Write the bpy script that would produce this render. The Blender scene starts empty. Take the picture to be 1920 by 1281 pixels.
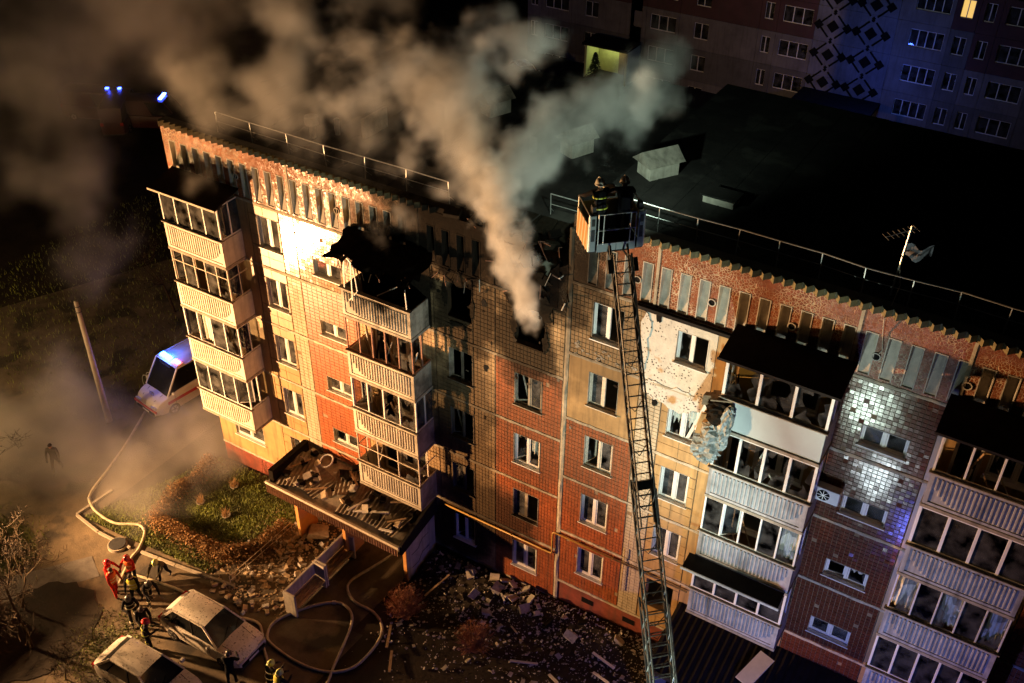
import bpy, bmesh, math, random
from mathutils import Vector, Matrix, Quaternion
R_ = math.radians
rnd = random.Random(7)
sc = bpy.context.scene
col = sc.collection

# ------------------------------------------------------------------ camera
YAW, PITCH, ROLL = -0.5456, 0.6293, 0.0103
CAM = Vector((14.9529, -24.8258, 34.307))
fw = Vector((math.sin(YAW)*math.cos(PITCH), math.cos(YAW)*math.cos(PITCH), -math.sin(PITCH)))
rt = fw.cross(Vector((0, 0, 1))).normalized(); up = rt.cross(fw)
cr, cu = rt*math.cos(ROLL)+up*math.sin(ROLL), -rt*math.sin(ROLL)+up*math.cos(ROLL)
cd = bpy.data.cameras.new('camera'); co = bpy.data.objects.new('camera', cd); col.objects.link(co)
co.matrix_world = Matrix(((cr.x, cu.x, -fw.x, CAM.x), (cr.y, cu.y, -fw.y, CAM.y), (cr.z, cu.z, -fw.z, CAM.z), (0, 0, 0, 1)))
cd.sensor_width = 36; cd.lens = 1956.7/1920*36; cd.clip_start = .5; cd.clip_end = 600
sc.camera = co
# ------------------------------------------------------------------ night sky
w = bpy.data.worlds.new('World'); sc.world = w; w.use_nodes = True
bg = w.node_tree.nodes['Background']
sky = w.node_tree.nodes.new('ShaderNodeTexSky'); sky.sky_type = 'NISHITA'; sky.sun_disc = False
sky.sun_elevation = R_(-4); sky.sun_rotation = R_(200)
w.node_tree.links.new(sky.outputs[0], bg.inputs[0]); bg.inputs[1].default_value = .05
# ------------------------------------------------------------------ floodlights of the fire service and added fill lamps
def aim(o, target): o.rotation_euler = (Vector(target)-o.location).to_track_quat('-Z', 'Y').to_euler()
def spot(name, loc, target, watts, color, size, blend=.4, radius=.2):
    d = bpy.data.lights.new(name, 'SPOT'); d.energy = watts; d.color = color; d.spot_size = R_(size); d.spot_blend = blend; d.shadow_soft_size = radius
    o = bpy.data.objects.new(name, d); o.location = loc; col.objects.link(o); aim(o, target); return o
def point(name, loc, watts, color, radius=.15):
    d = bpy.data.lights.new(name, 'POINT'); d.energy = watts; d.color = color; d.shadow_soft_size = radius
    o = bpy.data.objects.new(name, d); o.location = loc; col.objects.link(o); return o
spot('warm_floodlight_or_fill', (-22.0, -12.9, 4.2), (0, 0, 11.5), 54000, (1, .525, .22), 140, 1.0, .25)
spot('warm_floodlight_or_fill', (-22.25, -13.15, 4.5), (1.5, 0, 12.6), 60000, (1, .525, .22), 42, 1.0, .25)  # extra narrow beam added to brighten the middle and right facade
spot('cold_floodlight', (10.2, -11.6, 6.5), (3.6, 0, 16.6), 8200, (.80, 1, .84), 78, .8, .3)
spot('cold_floodlight', (11.4, -11.6, 3.4), (9.3, 0, 12.5), 1900, (.84, .97, 1), 76, .8, .3)
spot('basket_floodlight', (3.9, -2.2, 21.5), (1.0, 4.5, 19.8), 1250, (.74, 1, .82), 98, .7, .08)
point('blue_truck_beacon', (-20.3, -13.6, 2.4), 50, (.12, .10, 1), .15)
point('mist_fill_light', (-31, -12, 7.0), 6500, (1, .60, .24), .3)  # fill light added for the mist and the smoke on the left
sc.view_settings.view_transform = 'Standard'; sc.view_settings.look = 'None'
sc.view_settings.exposure = 0; sc.view_settings.gamma = 1; sc.view_settings.use_curve_mapping = False
cy = sc.cycles
cy.max_bounces = 5; cy.diffuse_bounces = 3; cy.glossy_bounces = 2; cy.transmission_bounces = 3; cy.transparent_max_bounces = 12; cy.volume_bounces = 2
cy.sample_clamp_indirect = 3; cy.sample_clamp_direct = 0; cy.use_denoising = True; cy.caustics_reflective = False; cy.caustics_refractive = False
cy.volume_step_rate = 1.0; cy.volume_max_steps = 256; cy.use_adaptive_sampling = True; cy.adaptive_threshold = .02

# ------------------------------------------------------------------ helpers
def ground(x, y):
    a = .05*(min(max(x, -16), 10)+16)
    t = min(max((y-12)/40, 0), 1); t = t*t*(3-2*t)
    return a*(1-t) + t*(-1.6)
def tag(o, label=None, cat=None, group=None, kind=None):
    if label: o['label'] = label
    if cat: o['category'] = cat
    if group: o['group'] = group
    if kind: o['kind'] = kind
    return o
def put_parent(o, p):
    o.parent = p
    if p is not None: o.matrix_parent_inverse = p.matrix_world.inverted()
def empty(name, loc=(0, 0, 0), rz=0):
    o = bpy.data.objects.new(name, None); o.location = loc; o.rotation_euler = (0, 0, rz); o.empty_display_size = .3
    o.matrix_world = Matrix.Translation(loc) @ Matrix.Rotation(rz, 4, 'Z')
    col.objects.link(o); return o
class MB:
    def __init__(s): s.v = []; s.f = []; s.m = []; s.mi = 0
    def quad(s, *p):
        n = len(s.v); s.v += [tuple(q) for q in p]; s.f.append(tuple(range(n, n+len(p)))); s.m.append(s.mi); return s
    def hexa(s, p):  # 8 points: bottom 4 (ccw from above), top 4
        n = len(s.v); s.v += [tuple(q) for q in p]
        for f in ((3, 2, 1, 0), (4, 5, 6, 7), (0, 1, 5, 4), (1, 2, 6, 5), (2, 3, 7, 6), (3, 0, 4, 7)):
            s.f.append(tuple(n+i for i in f)); s.m.append(s.mi)
        return s
    def box(s, x0, x1, y0, y1, z0, z1):
        return s.hexa([(x0, y0, z0), (x1, y0, z0), (x1, y1, z0), (x0, y1, z0), (x0, y0, z1), (x1, y0, z1), (x1, y1, z1), (x0, y1, z1)])
    def obox(s, c, ax, ay, az):
        c, ax, ay, az = Vector(c), Vector(ax), Vector(ay), Vector(az)
        return s.hexa([c-ax-ay-az, c+ax-ay-az, c+ax+ay-az, c-ax+ay-az, c-ax-ay+az, c+ax-ay+az, c+ax+ay+az, c-ax+ay+az])
    def beam(s, p, q, a, b, upv=(0, 0, 1)):
        p, q = Vector(p), Vector(q); d = q-p
        if d.length < 1e-6: return s
        u = Vector(upv)
        if abs(d.normalized().dot(u.normalized())) > .98: u = Vector((0, 1, 0))
        sx = d.cross(u).normalized()*a/2; sy = sx.cross(d).normalized()*b/2
        return s.obox((p+q)/2, sx, sy, d/2)
    def tube(s, pts, r, n=6, caps=True):
        pts = [Vector(p) for p in pts]; k = len(pts)
        rr = r if isinstance(r, (list, tuple)) else [r]*k
        ref = None; base = len(s.v)
        for i, p in enumerate(pts):
            d = (pts[min(i+1, k-1)]-pts[max(i-1, 0)])
            if d.length < 1e-9: d = Vector((0, 0, 1))
            d.normalize()
            if ref is None:
                ref = Vector((0, 0, 1)) if abs(d.z) < .9 else Vector((1, 0, 0))
            u = d.cross(ref).normalized(); v = u.cross(d); ref = v if abs(d.dot(v)) < .9 else ref
            ref = -d.cross(u)
            for j in range(n):
                a = 2*math.pi*j/n; s.v.append(tuple(p+(u*math.cos(a)+v*math.sin(a))*rr[i]))
        for i in range(k-1):
            for j in range(n):
                a, b = base+i*n+j, base+i*n+(j+1) % n
                s.f.append((a, b, b+n, a+n)); s.m.append(s.mi)
        if caps:
            s.f.append(tuple(base+j for j in reversed(range(n)))); s.m.append(s.mi)
            s.f.append(tuple(base+(k-1)*n+j for j in range(n))); s.m.append(s.mi)
        return s
    def loft(s, rings, closed=True, caps=True):
        n = len(rings[0]); base = len(s.v)
        for r in rings: s.v += [tuple(p) for p in r]
        for i in range(len(rings)-1):
            for j in range(n if closed else n-1):
                a, b = base+i*n+j, base+i*n+(j+1) % n
                s.f.append((a, b, b+n, a+n)); s.m.append(s.mi)
        if caps and closed:
            s.f.append(tuple(base+j for j in reversed(range(n)))); s.m.append(s.mi)
            s.f.append(tuple(base+(len(rings)-1)*n+j for j in range(n))); s.m.append(s.mi)
        return s
    def sphere(s, c, r, nu=8, nv=5, zmin=-1):
        c = Vector(c); r = r if isinstance(r, (list, tuple)) else (r, r, r)
        rings = []
        for i in range(nv+1):
            t = -math.pi/2 + math.pi*i/nv; zz = max(math.sin(t), zmin); q = math.cos(t) if math.sin(t) >= zmin else math.sqrt(max(0, 1-zmin*zmin))*(.02+i/nv)
            rings.append([(c.x+r[0]*max(q, .01)*math.cos(2*math.pi*j/nu), c.y+r[1]*max(q, .01)*math.sin(2*math.pi*j/nu), c.z+r[2]*zz) for j in range(nu)])
        return s.loft(rings)
    def mesh(s, name, mats):
        me = bpy.data.meshes.new(name); me.from_pydata(s.v, [], s.f)
        for m in (mats if isinstance(mats, (list, tuple)) else [mats]): me.materials.append(m)
        if any(s.m): me.polygons.foreach_set('material_index', s.m)
        me.update(); return me
    def build(s, name, mats, parent=None, smooth=False, kind=None, bevel=0):
        me = s.mesh(name, mats); o = bpy.data.objects.new(name, me); col.objects.link(o)
        if smooth: me.polygons.foreach_set('use_smooth', [True]*len(me.polygons))
        if parent is not None: put_parent(o, parent)
        if kind: o['kind'] = kind
        if bevel:
            b = o.modifiers.new('bevel', 'BEVEL'); b.width = bevel; b.segments = 2; b.limit_method = 'ANGLE'
        return o
def inst(name, me, loc, parent=None, rot=None, scale=None):
    o = bpy.data.objects.new(name, me); col.objects.link(o)
    if parent is not None: put_parent(o, parent)
    o.location = loc
    if rot is not None: o.rotation_euler = rot
    if scale is not None: o.scale = scale
    return o

# ------------------------------------------------------------------ materials
def soot_group():
    g = bpy.data.node_groups.new('soot', 'ShaderNodeTree')
    g.interface.new_socket('Fac', in_out='OUTPUT', socket_type='NodeSocketFloat')
    N, L = g.nodes, g.links
    out = N.new('NodeGroupOutput'); geo = N.new('ShaderNodeNewGeometry')
    no = N.new('ShaderNodeTexNoise'); no.inputs['Scale'].default_value = .9; no.inputs['Detail'].default_value = 6; no.inputs['Roughness'].default_value = .65
    L.new(geo.outputs['Position'], no.inputs['Vector'])
    acc = None
    for c, r, k in (((.7, 0, 16.2), (2.0, 5, 2.2), 1), ((.8, 0, 16.9), (3.4, 5, 3.6), .85), ((-2.6, 0, 16.6), (3.2, 5, 2.6), .95), ((-2.3, 0, 15.3), (1.3, 4, 1.5), 1), ((-2.0, 0, 13.6), (2.0, 4, 2.6), .85), ((.4, 0, 13.6), (1.9, 3, 2.9), .86), ((-4.9, -.6, 15.0), (2.8, 1.8, 2.2), 1), ((-2.2, 0, 8.5), (2.0, 3, 5.6), .72), ((3.0, 0, 14.4), (2.4, 3, 3.8), .6), ((3.2, 0, 9.5), (1.7, 3, 3.4), .5), ((-1.2, 0, 4.4), (2.8, 3, 2.2), .8), ((.6, 0, 9.2), (1.8, 3, 3.7), .5), ((-2.8, 0, 2.4), (2.4, 3, 1.8), .85), ((5.9, 0, 14.4), (1.3, 3, .8), .55)):
        s = N.new('ShaderNodeVectorMath'); s.operation = 'SUBTRACT'; s.inputs[1].default_value = c; L.new(geo.outputs['Position'], s.inputs[0])
        d = N.new('ShaderNodeVectorMath'); d.operation = 'DIVIDE'; d.inputs[1].default_value = r; L.new(s.outputs[0], d.inputs[0])
        ln = N.new('ShaderNodeVectorMath'); ln.operation = 'LENGTH'; L.new(d.outputs[0], ln.inputs[0])
        a = N.new('ShaderNodeMath'); a.operation = 'MULTIPLY_ADD'; a.inputs[1].default_value = 1.3; a.inputs[2].default_value = -.65; L.new(no.outputs['Fac'], a.inputs[0])
        b = N.new('ShaderNodeMath'); b.operation = 'ADD'; L.new(ln.outputs['Value'], b.inputs[0]); L.new(a.outputs[0], b.inputs[1])
        m = N.new('ShaderNodeMapRange'); m.interpolation_type = 'SMOOTHSTEP'; m.inputs[1].default_value = 1.3; m.inputs[2].default_value = .5; m.inputs[4].default_value = k; L.new(b.outputs[0], m.inputs[0])
        if acc is None: acc = m.outputs[0]
        else:
            x = N.new('ShaderNodeMath'); x.operation = 'MAXIMUM'; L.new(acc, x.inputs[0]); L.new(m.outputs[0], x.inputs[1]); acc = x.outputs[0]
    L.new(acc, out.inputs[0]); return g
SOOT = soot_group()
def M(name, c, rough=.7, var=.2, scale=2., bump=0, bscale=30, soot=False, streak=0, metal=0, spec=.5, emit=None, estr=0, speck=None, coat=0, dirt=None):
    m = bpy.data.materials.new(name); m.use_nodes = True; nt = m.node_tree; N, L = nt.nodes, nt.links
    b = N['Principled BSDF']; b.inputs['Roughness'].default_value = rough; b.inputs['Metallic'].default_value = metal; b.inputs['Specular IOR Level'].default_value = spec
    if coat: b.inputs['Coat Weight'].default_value = coat; b.inputs['Coat Roughness'].default_value = .08
    if emit: b.inputs['Emission Color'].default_value = (*emit, 1); b.inputs['Emission Strength'].default_value = estr
    geo = N.new('ShaderNodeNewGeometry'); n1 = N.new('ShaderNodeTexNoise'); n1.inputs['Scale'].default_value = scale; n1.inputs['Detail'].default_value = 6; n1.inputs['Roughness'].default_value = .65
    L.new(geo.outputs['Position'], n1.inputs['Vector'])
    mx = N.new('ShaderNodeMix'); mx.data_type = 'RGBA'
    mx.inputs[6].default_value = (*[x*(1-var) for x in c], 1); mx.inputs[7].default_value = (*[min(1, x*(1+var)) for x in c], 1)
    mr = N.new('ShaderNodeMapRange'); mr.inputs[1].default_value = .3; mr.inputs[2].default_value = .7; L.new(n1.outputs['Fac'], mr.inputs[0]); L.new(mr.outputs[0], mx.inputs[0])
    out = mx.outputs[2]
    def blend(fac, colour, mode='MIX'):
        nonlocal out
        q = N.new('ShaderNodeMix'); q.data_type = 'RGBA'; q.blend_type = mode; L.new(fac, q.inputs[0]); L.new(out, q.inputs[6]); q.inputs[7].default_value = (*colour, 1); out = q.outputs[2]
    if streak:
        mp = N.new('ShaderNodeMapping'); mp.inputs['Scale'].default_value = (3.2, 3.2, .28); L.new(geo.outputs['Position'], mp.inputs[0])
        n2 = N.new('ShaderNodeTexNoise'); n2.inputs['Scale'].default_value = 1.6; n2.inputs['Detail'].default_value = 5; L.new(mp.outputs[0], n2.inputs['Vector'])
        r2 = N.new('ShaderNodeMapRange'); r2.inputs[1].default_value = .48; r2.inputs[2].default_value = .72; r2.inputs[4].default_value = streak; L.new(n2.outputs['Fac'], r2.inputs[0])
        blend(r2.outputs[0], (.06, .05, .035))
    if dirt:
        n4 = N.new('ShaderNodeTexNoise'); n4.inputs['Scale'].default_value = dirt[1]; n4.inputs['Detail'].default_value = 8; L.new(geo.outputs['Position'], n4.inputs['Vector'])
        r4 = N.new('ShaderNodeMapRange'); r4.inputs[1].default_value = dirt[2]; r4.inputs[2].default_value = dirt[2]+.08; L.new(n4.outputs['Fac'], r4.inputs[0])
        blend(r4.outputs[0], dirt[0])
    if speck:
        vo = N.new('ShaderNodeTexVoronoi'); vo.inputs['Scale'].default_value = speck[1]; L.new(geo.outputs['Position'], vo.inputs['Vector'])
        r3 = N.new('ShaderNodeMapRange'); r3.inputs[1].default_value = speck[2]; r3.inputs[2].default_value = speck[2]*.6; L.new(vo.outputs['Distance'], r3.inputs[0])
        n5 = N.new('ShaderNodeTexNoise'); n5.inputs['Scale'].default_value = 1.1; L.new(geo.outputs['Position'], n5.inputs['Vector'])
        r5 = N.new('ShaderNodeMapRange'); r5.inputs[1].default_value = .42; r5.inputs[2].default_value = .55; L.new(n5.outputs['Fac'], r5.inputs[0])
        mu = N.new('ShaderNodeMath'); mu.operation = 'MULTIPLY'; L.new(r3.outputs[0], mu.inputs[0]); L.new(r5.outputs[0], mu.inputs[1])
        blend(mu.outputs[0], speck[0])
    if soot:
        sg = N.new('ShaderNodeGroup'); sg.node_tree = SOOT; blend(sg.outputs[0], (.038, .022, .009)); hk = N.new('ShaderNodeMapRange'); hk.inputs[1].default_value = .55; hk.inputs[2].default_value = 1.0; L.new(sg.outputs[0], hk.inputs[0]); blend(hk.outputs[0], (.004, .003, .0025)); rs = N.new('ShaderNodeMapRange'); rs.inputs[3].default_value = spec; rs.inputs[4].default_value = .04; L.new(sg.outputs[0], rs.inputs[0]); L.new(rs.outputs[0], b.inputs['Specular IOR Level'])
        rr = N.new('ShaderNodeMapRange'); rr.inputs[3].default_value = rough; rr.inputs[4].default_value = .9; L.new(sg.outputs[0], rr.inputs[0]); L.new(rr.outputs[0], b.inputs['Roughness'])
    L.new(out, b.inputs['Base Color'])
    if bump:
        n3 = N.new('ShaderNodeTexNoise'); n3.inputs['Scale'].default_value = bscale; n3.inputs['Detail'].default_value = 4; L.new(geo.outputs['Position'], n3.inputs['Vector'])
        bu = N.new('ShaderNodeBump'); bu.inputs['Strength'].default_value = bump; bu.inputs['Distance'].default_value = .02; L.new(n3.outputs['Fac'], bu.inputs['Height']); L.new(bu.outputs[0], b.inputs['Normal'])
    return m
def mosaic(name, c, joint, rough_=.5):
    m = M(name, c, rough_, .35, 1.3, soot=True, spec=.3); N, L = m.node_tree.nodes, m.node_tree.links
    b = N['Principled BSDF']; geo = [n for n in N if n.type == 'NEW_GEOMETRY'][0]
    v = N.new('ShaderNodeTexVoronoi'); v.feature = 'DISTANCE_TO_EDGE'; v.inputs['Scale'].default_value = 11; L.new(geo.outputs['Position'], v.inputs['Vector'])
    v2 = N.new('ShaderNodeTexVoronoi'); v2.inputs['Scale'].default_value = 11; L.new(geo.outputs['Position'], v2.inputs['Vector'])
    r = N.new('ShaderNodeMapRange'); r.inputs[1].default_value = .035; r.inputs[2].default_value = .07; L.new(v.outputs['Distance'], r.inputs[0])
    src = b.inputs['Base Color'].links[0].from_socket
    hs = N.new('ShaderNodeHueSaturation'); L.new(src, hs.inputs['Color'])
    sp = N.new('ShaderNodeSeparateColor'); L.new(v2.outputs['Color'], sp.inputs[0])
    mr = N.new('ShaderNodeMapRange'); mr.inputs[3].default_value = .55; mr.inputs[4].default_value = 1.5; L.new(sp.outputs[0], mr.inputs[0]); L.new(mr.outputs[0], hs.inputs['Value'])
    q = N.new('ShaderNodeMix'); q.data_type = 'RGBA'; q.inputs[6].default_value = (*joint, 1); L.new(r.outputs[0], q.inputs[0]); L.new(hs.outputs[0], q.inputs[7])
    n = N.new('ShaderNodeTexNoise'); n.inputs['Scale'].default_value = .8; n.inputs['Detail'].default_value = 5; L.new(geo.outputs['Position'], n.inputs['Vector'])
    r2 = N.new('ShaderNodeMapRange'); r2.inputs[1].default_value = .38; r2.inputs[2].default_value = .6; L.new(n.outputs['Fac'], r2.inputs[0])
    q2 = N.new('ShaderNodeMix'); q2.data_type = 'RGBA'; L.new(r2.outputs[0], q2.inputs[0]); L.new(src, q2.inputs[6]); L.new(q.outputs[2], q2.inputs[7])
    sg = N.new('ShaderNodeGroup'); sg.node_tree = SOOT
    q3 = N.new('ShaderNodeMix'); q3.data_type = 'RGBA'; L.new(sg.outputs[0], q3.inputs[0]); L.new(q2.outputs[2], q3.inputs[6]); q3.inputs[7].default_value = (.024, .015, .007, 1)
    hk = N.new('ShaderNodeMapRange'); hk.inputs[1].default_value = .6; hk.inputs[2].default_value = 1.0; L.new(sg.outputs[0], hk.inputs[0])
    q4 = N.new('ShaderNodeMix'); q4.data_type = 'RGBA'; L.new(hk.outputs[0], q4.inputs[0]); L.new(q3.outputs[2], q4.inputs[6]); q4.inputs[7].default_value = (.004, .003, .0025, 1)
    L.new(q4.outputs[2], b.inputs['Base Color'])
    # every chip of the mosaic lies at its own small tilt
    ad = N.new('ShaderNodeVectorMath'); ad.operation = 'MULTIPLY_ADD'; ad.inputs[1].default_value = (.16, .16, .16); ad.inputs[2].default_value = (-.08, -.08, -.08); L.new(v2.outputs['Color'], ad.inputs[0])
    bu = N.new('ShaderNodeBump'); bu.inputs['Strength'].default_value = .6; bu.inputs['Distance'].default_value = .012; L.new(r.outputs[0], bu.inputs['Height'])
    a2 = N.new('ShaderNodeVectorMath'); a2.operation = 'ADD'; L.new(bu.outputs[0], a2.inputs[0]); L.new(ad.outputs[0], a2.inputs[1])
    nm = N.new('ShaderNodeVectorMath'); nm.operation = 'NORMALIZE'; L.new(a2.outputs[0], nm.inputs[0]); L.new(nm.outputs[0], b.inputs['Normal'])
    return m
def glass(name, tint=(.5, .55, .55), a=.35, rough=.04, dirt=.12):
    m = bpy.data.materials.new(name); m.use_nodes = True; N, L = m.node_tree.nodes, m.node_tree.links
    o = N['Material Output']; N.remove(N['Principled BSDF'])
    g = N.new('ShaderNodeBsdfGlossy'); g.inputs['Roughness'].default_value = rough; t = N.new('ShaderNodeBsdfTransparent'); t.inputs[0].default_value = (*tint, 1)
    d = N.new('ShaderNodeBsdfDiffuse'); d.inputs[0].default_value = (.34, .34, .33, 1)
    f = N.new('ShaderNodeFresnel'); f.inputs[0].default_value = 1.5
    geo = N.new('ShaderNodeNewGeometry'); no = N.new('ShaderNodeTexNoise'); no.inputs['Scale'].default_value = 2.5; no.inputs['Detail'].default_value = 6; L.new(geo.outputs['Position'], no.inputs[0])
    r = N.new('ShaderNodeMapRange'); r.inputs[1].default_value = .35; r.inputs[2].default_value = .8; r.inputs[4].default_value = dirt*2; L.new(no.outputs['Fac'], r.inputs[0])
    m1 = N.new('ShaderNodeMixShader'); L.new(r.outputs[0], m1.inputs[0]); L.new(t.outputs[0], m1.inputs[1]); L.new(d.outputs[0], m1.inputs[2])
    ma = N.new('ShaderNodeMath'); ma.operation = 'MULTIPLY_ADD'; ma.inputs[1].default_value = 1.4; ma.inputs[2].default_value = .03; L.new(f.outputs[0], ma.inputs[0])
    m2 = N.new('ShaderNodeMixShader'); L.new(ma.outputs[0], m2.inputs[0]); L.new(m1.outputs[0], m2.inputs[1]); L.new(g.outputs[0], m2.inputs[2])
    L.new(m2.outputs[0], o.inputs['Surface']); return m
mt = {}
mt['beige'] = M('beige_panel', (.45, .29, .125), .40, .2, 1.2, .12, 40, True, .5)
mt['beige_tile'] = M('beige_tile', (.44, .30, .155), .32, .35, 1.5, .05, 40, True, .55)
mt['cream_tile'] = M('cream_tile', (.52, .44, .31), .17, .16, 6, .05, 40, True, .3)
mt['red_tile'] = M('brick_red_tile', (.40, .115, .04), .42, .22, 5, .08, 40, True, .25)
mt['brown_tile'] = M('red_brown_tile', (.34, .10, .038), .26, .3, 4, .06, 40, True, .5)
mt['dark_tile'] = M('dark_brown_tile', (.13, .04, .02), .155, .3, 4, .05, 40, True, .4, spec=.2)
mt['pink_tile'] = M('pale_pink_tile', (.40, .25, .14), .16, .2, 6, .05, 40, True, .2)
mt['joint'] = M('tile_joint', (.27, .18, .095), .9, .3, 6, .2, 60, True, .3)
mt['joint_pale'] = M('pale_tile_joint', (.33, .23, .14), .9, .25, 6, .2, 60, True, .3)
mt['band'] = M('floor_band_plaster', (.46, .40, .29), .85, .3, 4, .5, 30, True, .35)
mt['plinth'] = M('red_plinth', (.24, .055, .03), .7, .3, 2, .3, 25, True, .5)
mt['concrete'] = M('grey_concrete', (.30, .27, .22), .85, .3, 3, .5, 30, True, .5)
mt['whiteplaster'] = M('white_plaster_patch', (.56, .53, .46), .9, .14, 3, .8, 18, False, .15, speck=((.05, .04, .03), 10, .34), dirt=((.40, .24, .10), 1.4, .60))
mt['mosaic'] = mosaic('broken_tile_mosaic', (.21, .06, .022), (.52, .4, .27))
mt['mosaic_warm'] = mosaic('broken_tile_mosaic_pale', (.27, .085, .03), (.45, .32, .18), .3)
mt['niche'] = M('niche_plaster', (.50, .46, .38), .8, .2, 4, .3, 30, True, .3)
mt['tooth'] = M('mossy_brick', (.16, .13, .06), .9, .4, 8, .5, 40, True)
mt['roof'] = M('bitumen_roof', (.02, .018, .016), .8, .5, 1.2, .6, 14, spec=.3, dirt=((.045, .042, .036), .8, .56))
mt['roofgravel'] = M('roof_edge_cement', (.12, .11, .09), .9, .3, 4, .5, 30, True)
mt['parapet'] = M('balcony_parapet_paint', (.58, .52, .42), .6, .14, 3, .2, 30, False, .35)
mt['parapet_soot'] = M('balcony_parapet_sooted', (.50, .45, .36), .65, .2, 3, .3, 30, True, .45)
mt['parapet_grey'] = M('balcony_parapet_grey', (.34, .335, .335), .6, .3, 3, .2, 30, False, .75)
mt['slab'] = M('balcony_slab', (.30, .26, .2), .85, .3, 4, .4, 30, False, .5)
mt['frame'] = M('white_window_frame', (.74, .72, .67), .4, .08, 5)
mt['frame_old'] = M('old_painted_frame', (.50, .43, .33), .65, .25, 8, .2, 40)
mt['frame_rust'] = M('rusty_frame', (.22, .10, .06), .75, .4, 8, .3, 40)
mt['frame_steel'] = M('bent_metal_strip', (.55, .52, .47), .4, .2, 8)
mt['frame_soot'] = M('sooted_frame', (.42, .38, .3), .6, .3, 6, 0, 30, True)
mt['canopy'] = M('dark_sheet_roof', (.014, .012, .011), .85, .4, 3, .25, 18, spec=.15)
mt['interior'] = M('room_wall', (.36, .33, .27), .9, .4, 1)
mt['interior_dark'] = M('burnt_room', (.008, .007, .006), .95, .4, 2, spec=.03)
mt['interior_yellow'] = M('yellow_loggia_wall', (.45, .33, .08), .8, .15, 2)
mt['curtain'] = M('net_curtain', (.62, .6, .52), .9, .2, 4)
mt['glass'] = glass('window_glass', (.7, .74, .74), dirt=.2); mt['glass_dark'] = glass('window_glass_dark', (.5, .53, .54), dirt=.12)
mt['black'] = M('black_void', (.006, .006, .006), .9, .2, 3, spec=.1)
mt['metal'] = M('galvanised_steel', (.5, .5, .48), .4, .2, 6, metal=.6)
mt['darkmetal'] = M('dark_steel', (.05, .05, .05), .5, .3, 6, metal=.4)
mt['yellow'] = M('yellow_gas_pipe', (.40, .23, .04), .45, .15, 5)
mt['white'] = M('white_paint', (.72, .72, .7), .4, .08, 5)
mt['wood'] = M('weathered_wood', (.26, .17, .09), .8, .35, 6, .3, 50)
mt['charred'] = M('charred_wood', (.012, .009, .006), .95, .6, 8, .5, 40, spec=.06)
# ------------------------------------------------------------------ the apartment block
FH = 2.8
bld = empty('apartment_building', (0, 6, .8))
tag(bld, 'five storey panel apartment block with tiled facade, burnt top floor and smoking window', 'building')
WT = {'L': 3.5, 'R': 4.706}          # top of the ground-floor windows
ATT = {'L': (15.16, 17.30), 'R': (16.37, 18.58)}
def wtop(s, k): return WT[s]+FH*(k-1)
def band(s, k): return WT[s]+FH*(k-1)+.474     # floor line above storey k
def holed(mb, x0, x1, z0, z1, holes, y=0, th=.26):
    xs = sorted({x0, x1, *[h[0] for h in holes], *[h[1] for h in holes]}); zs = sorted({z0, z1, *[h[2] for h in holes], *[h[3] for h in holes]})
    for i in range(len(xs)-1):
        for j in range(len(zs)-1):
            cx, cz = (xs[i]+xs[i+1])/2, (zs[j]+zs[j+1])/2
            if any(h[0] < cx < h[1] and h[2] < cz < h[3] for h in holes): continue
            a, b, c, d = xs[i], xs[i+1], zs[j], zs[j+1]
            mb.quad((a, y, c), (b, y, c), (b, y, d), (a, y, d)); mb.quad((b, y+th, c), (a, y+th, c), (a, y+th, d), (b, y+th, d))
    for h in holes:
        a, b, c, d = h
        mb.quad((a, y, c), (a, y, d), (a, y+th, d), (a, y+th, c)); mb.quad((b, y, d), (b, y, c), (b, y+th, c), (b, y+th, d))
        mb.quad((a, y, c), (a, y+th, c), (b, y+th, c), (b, y, c)); mb.quad((a, y+th, d), (a, y, d), (b, y, d), (b, y+th, d))
    mb.quad((x0, y, z0), (x0, y, z1), (x0, y+th, z1), (x0, y+th, z0)); mb.quad((x1, y, z1), (x1, y, z0), (x1, y+th, z0), (x1, y+th, z1))
    mb.quad((x0, y, z1), (x1, y, z1), (x1, y+th, z1), (x0, y+th, z1)); mb.quad((x0, y+th, z0), (x1, y+th, z0), (x1, y, z0), (x0, y, z0))
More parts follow.
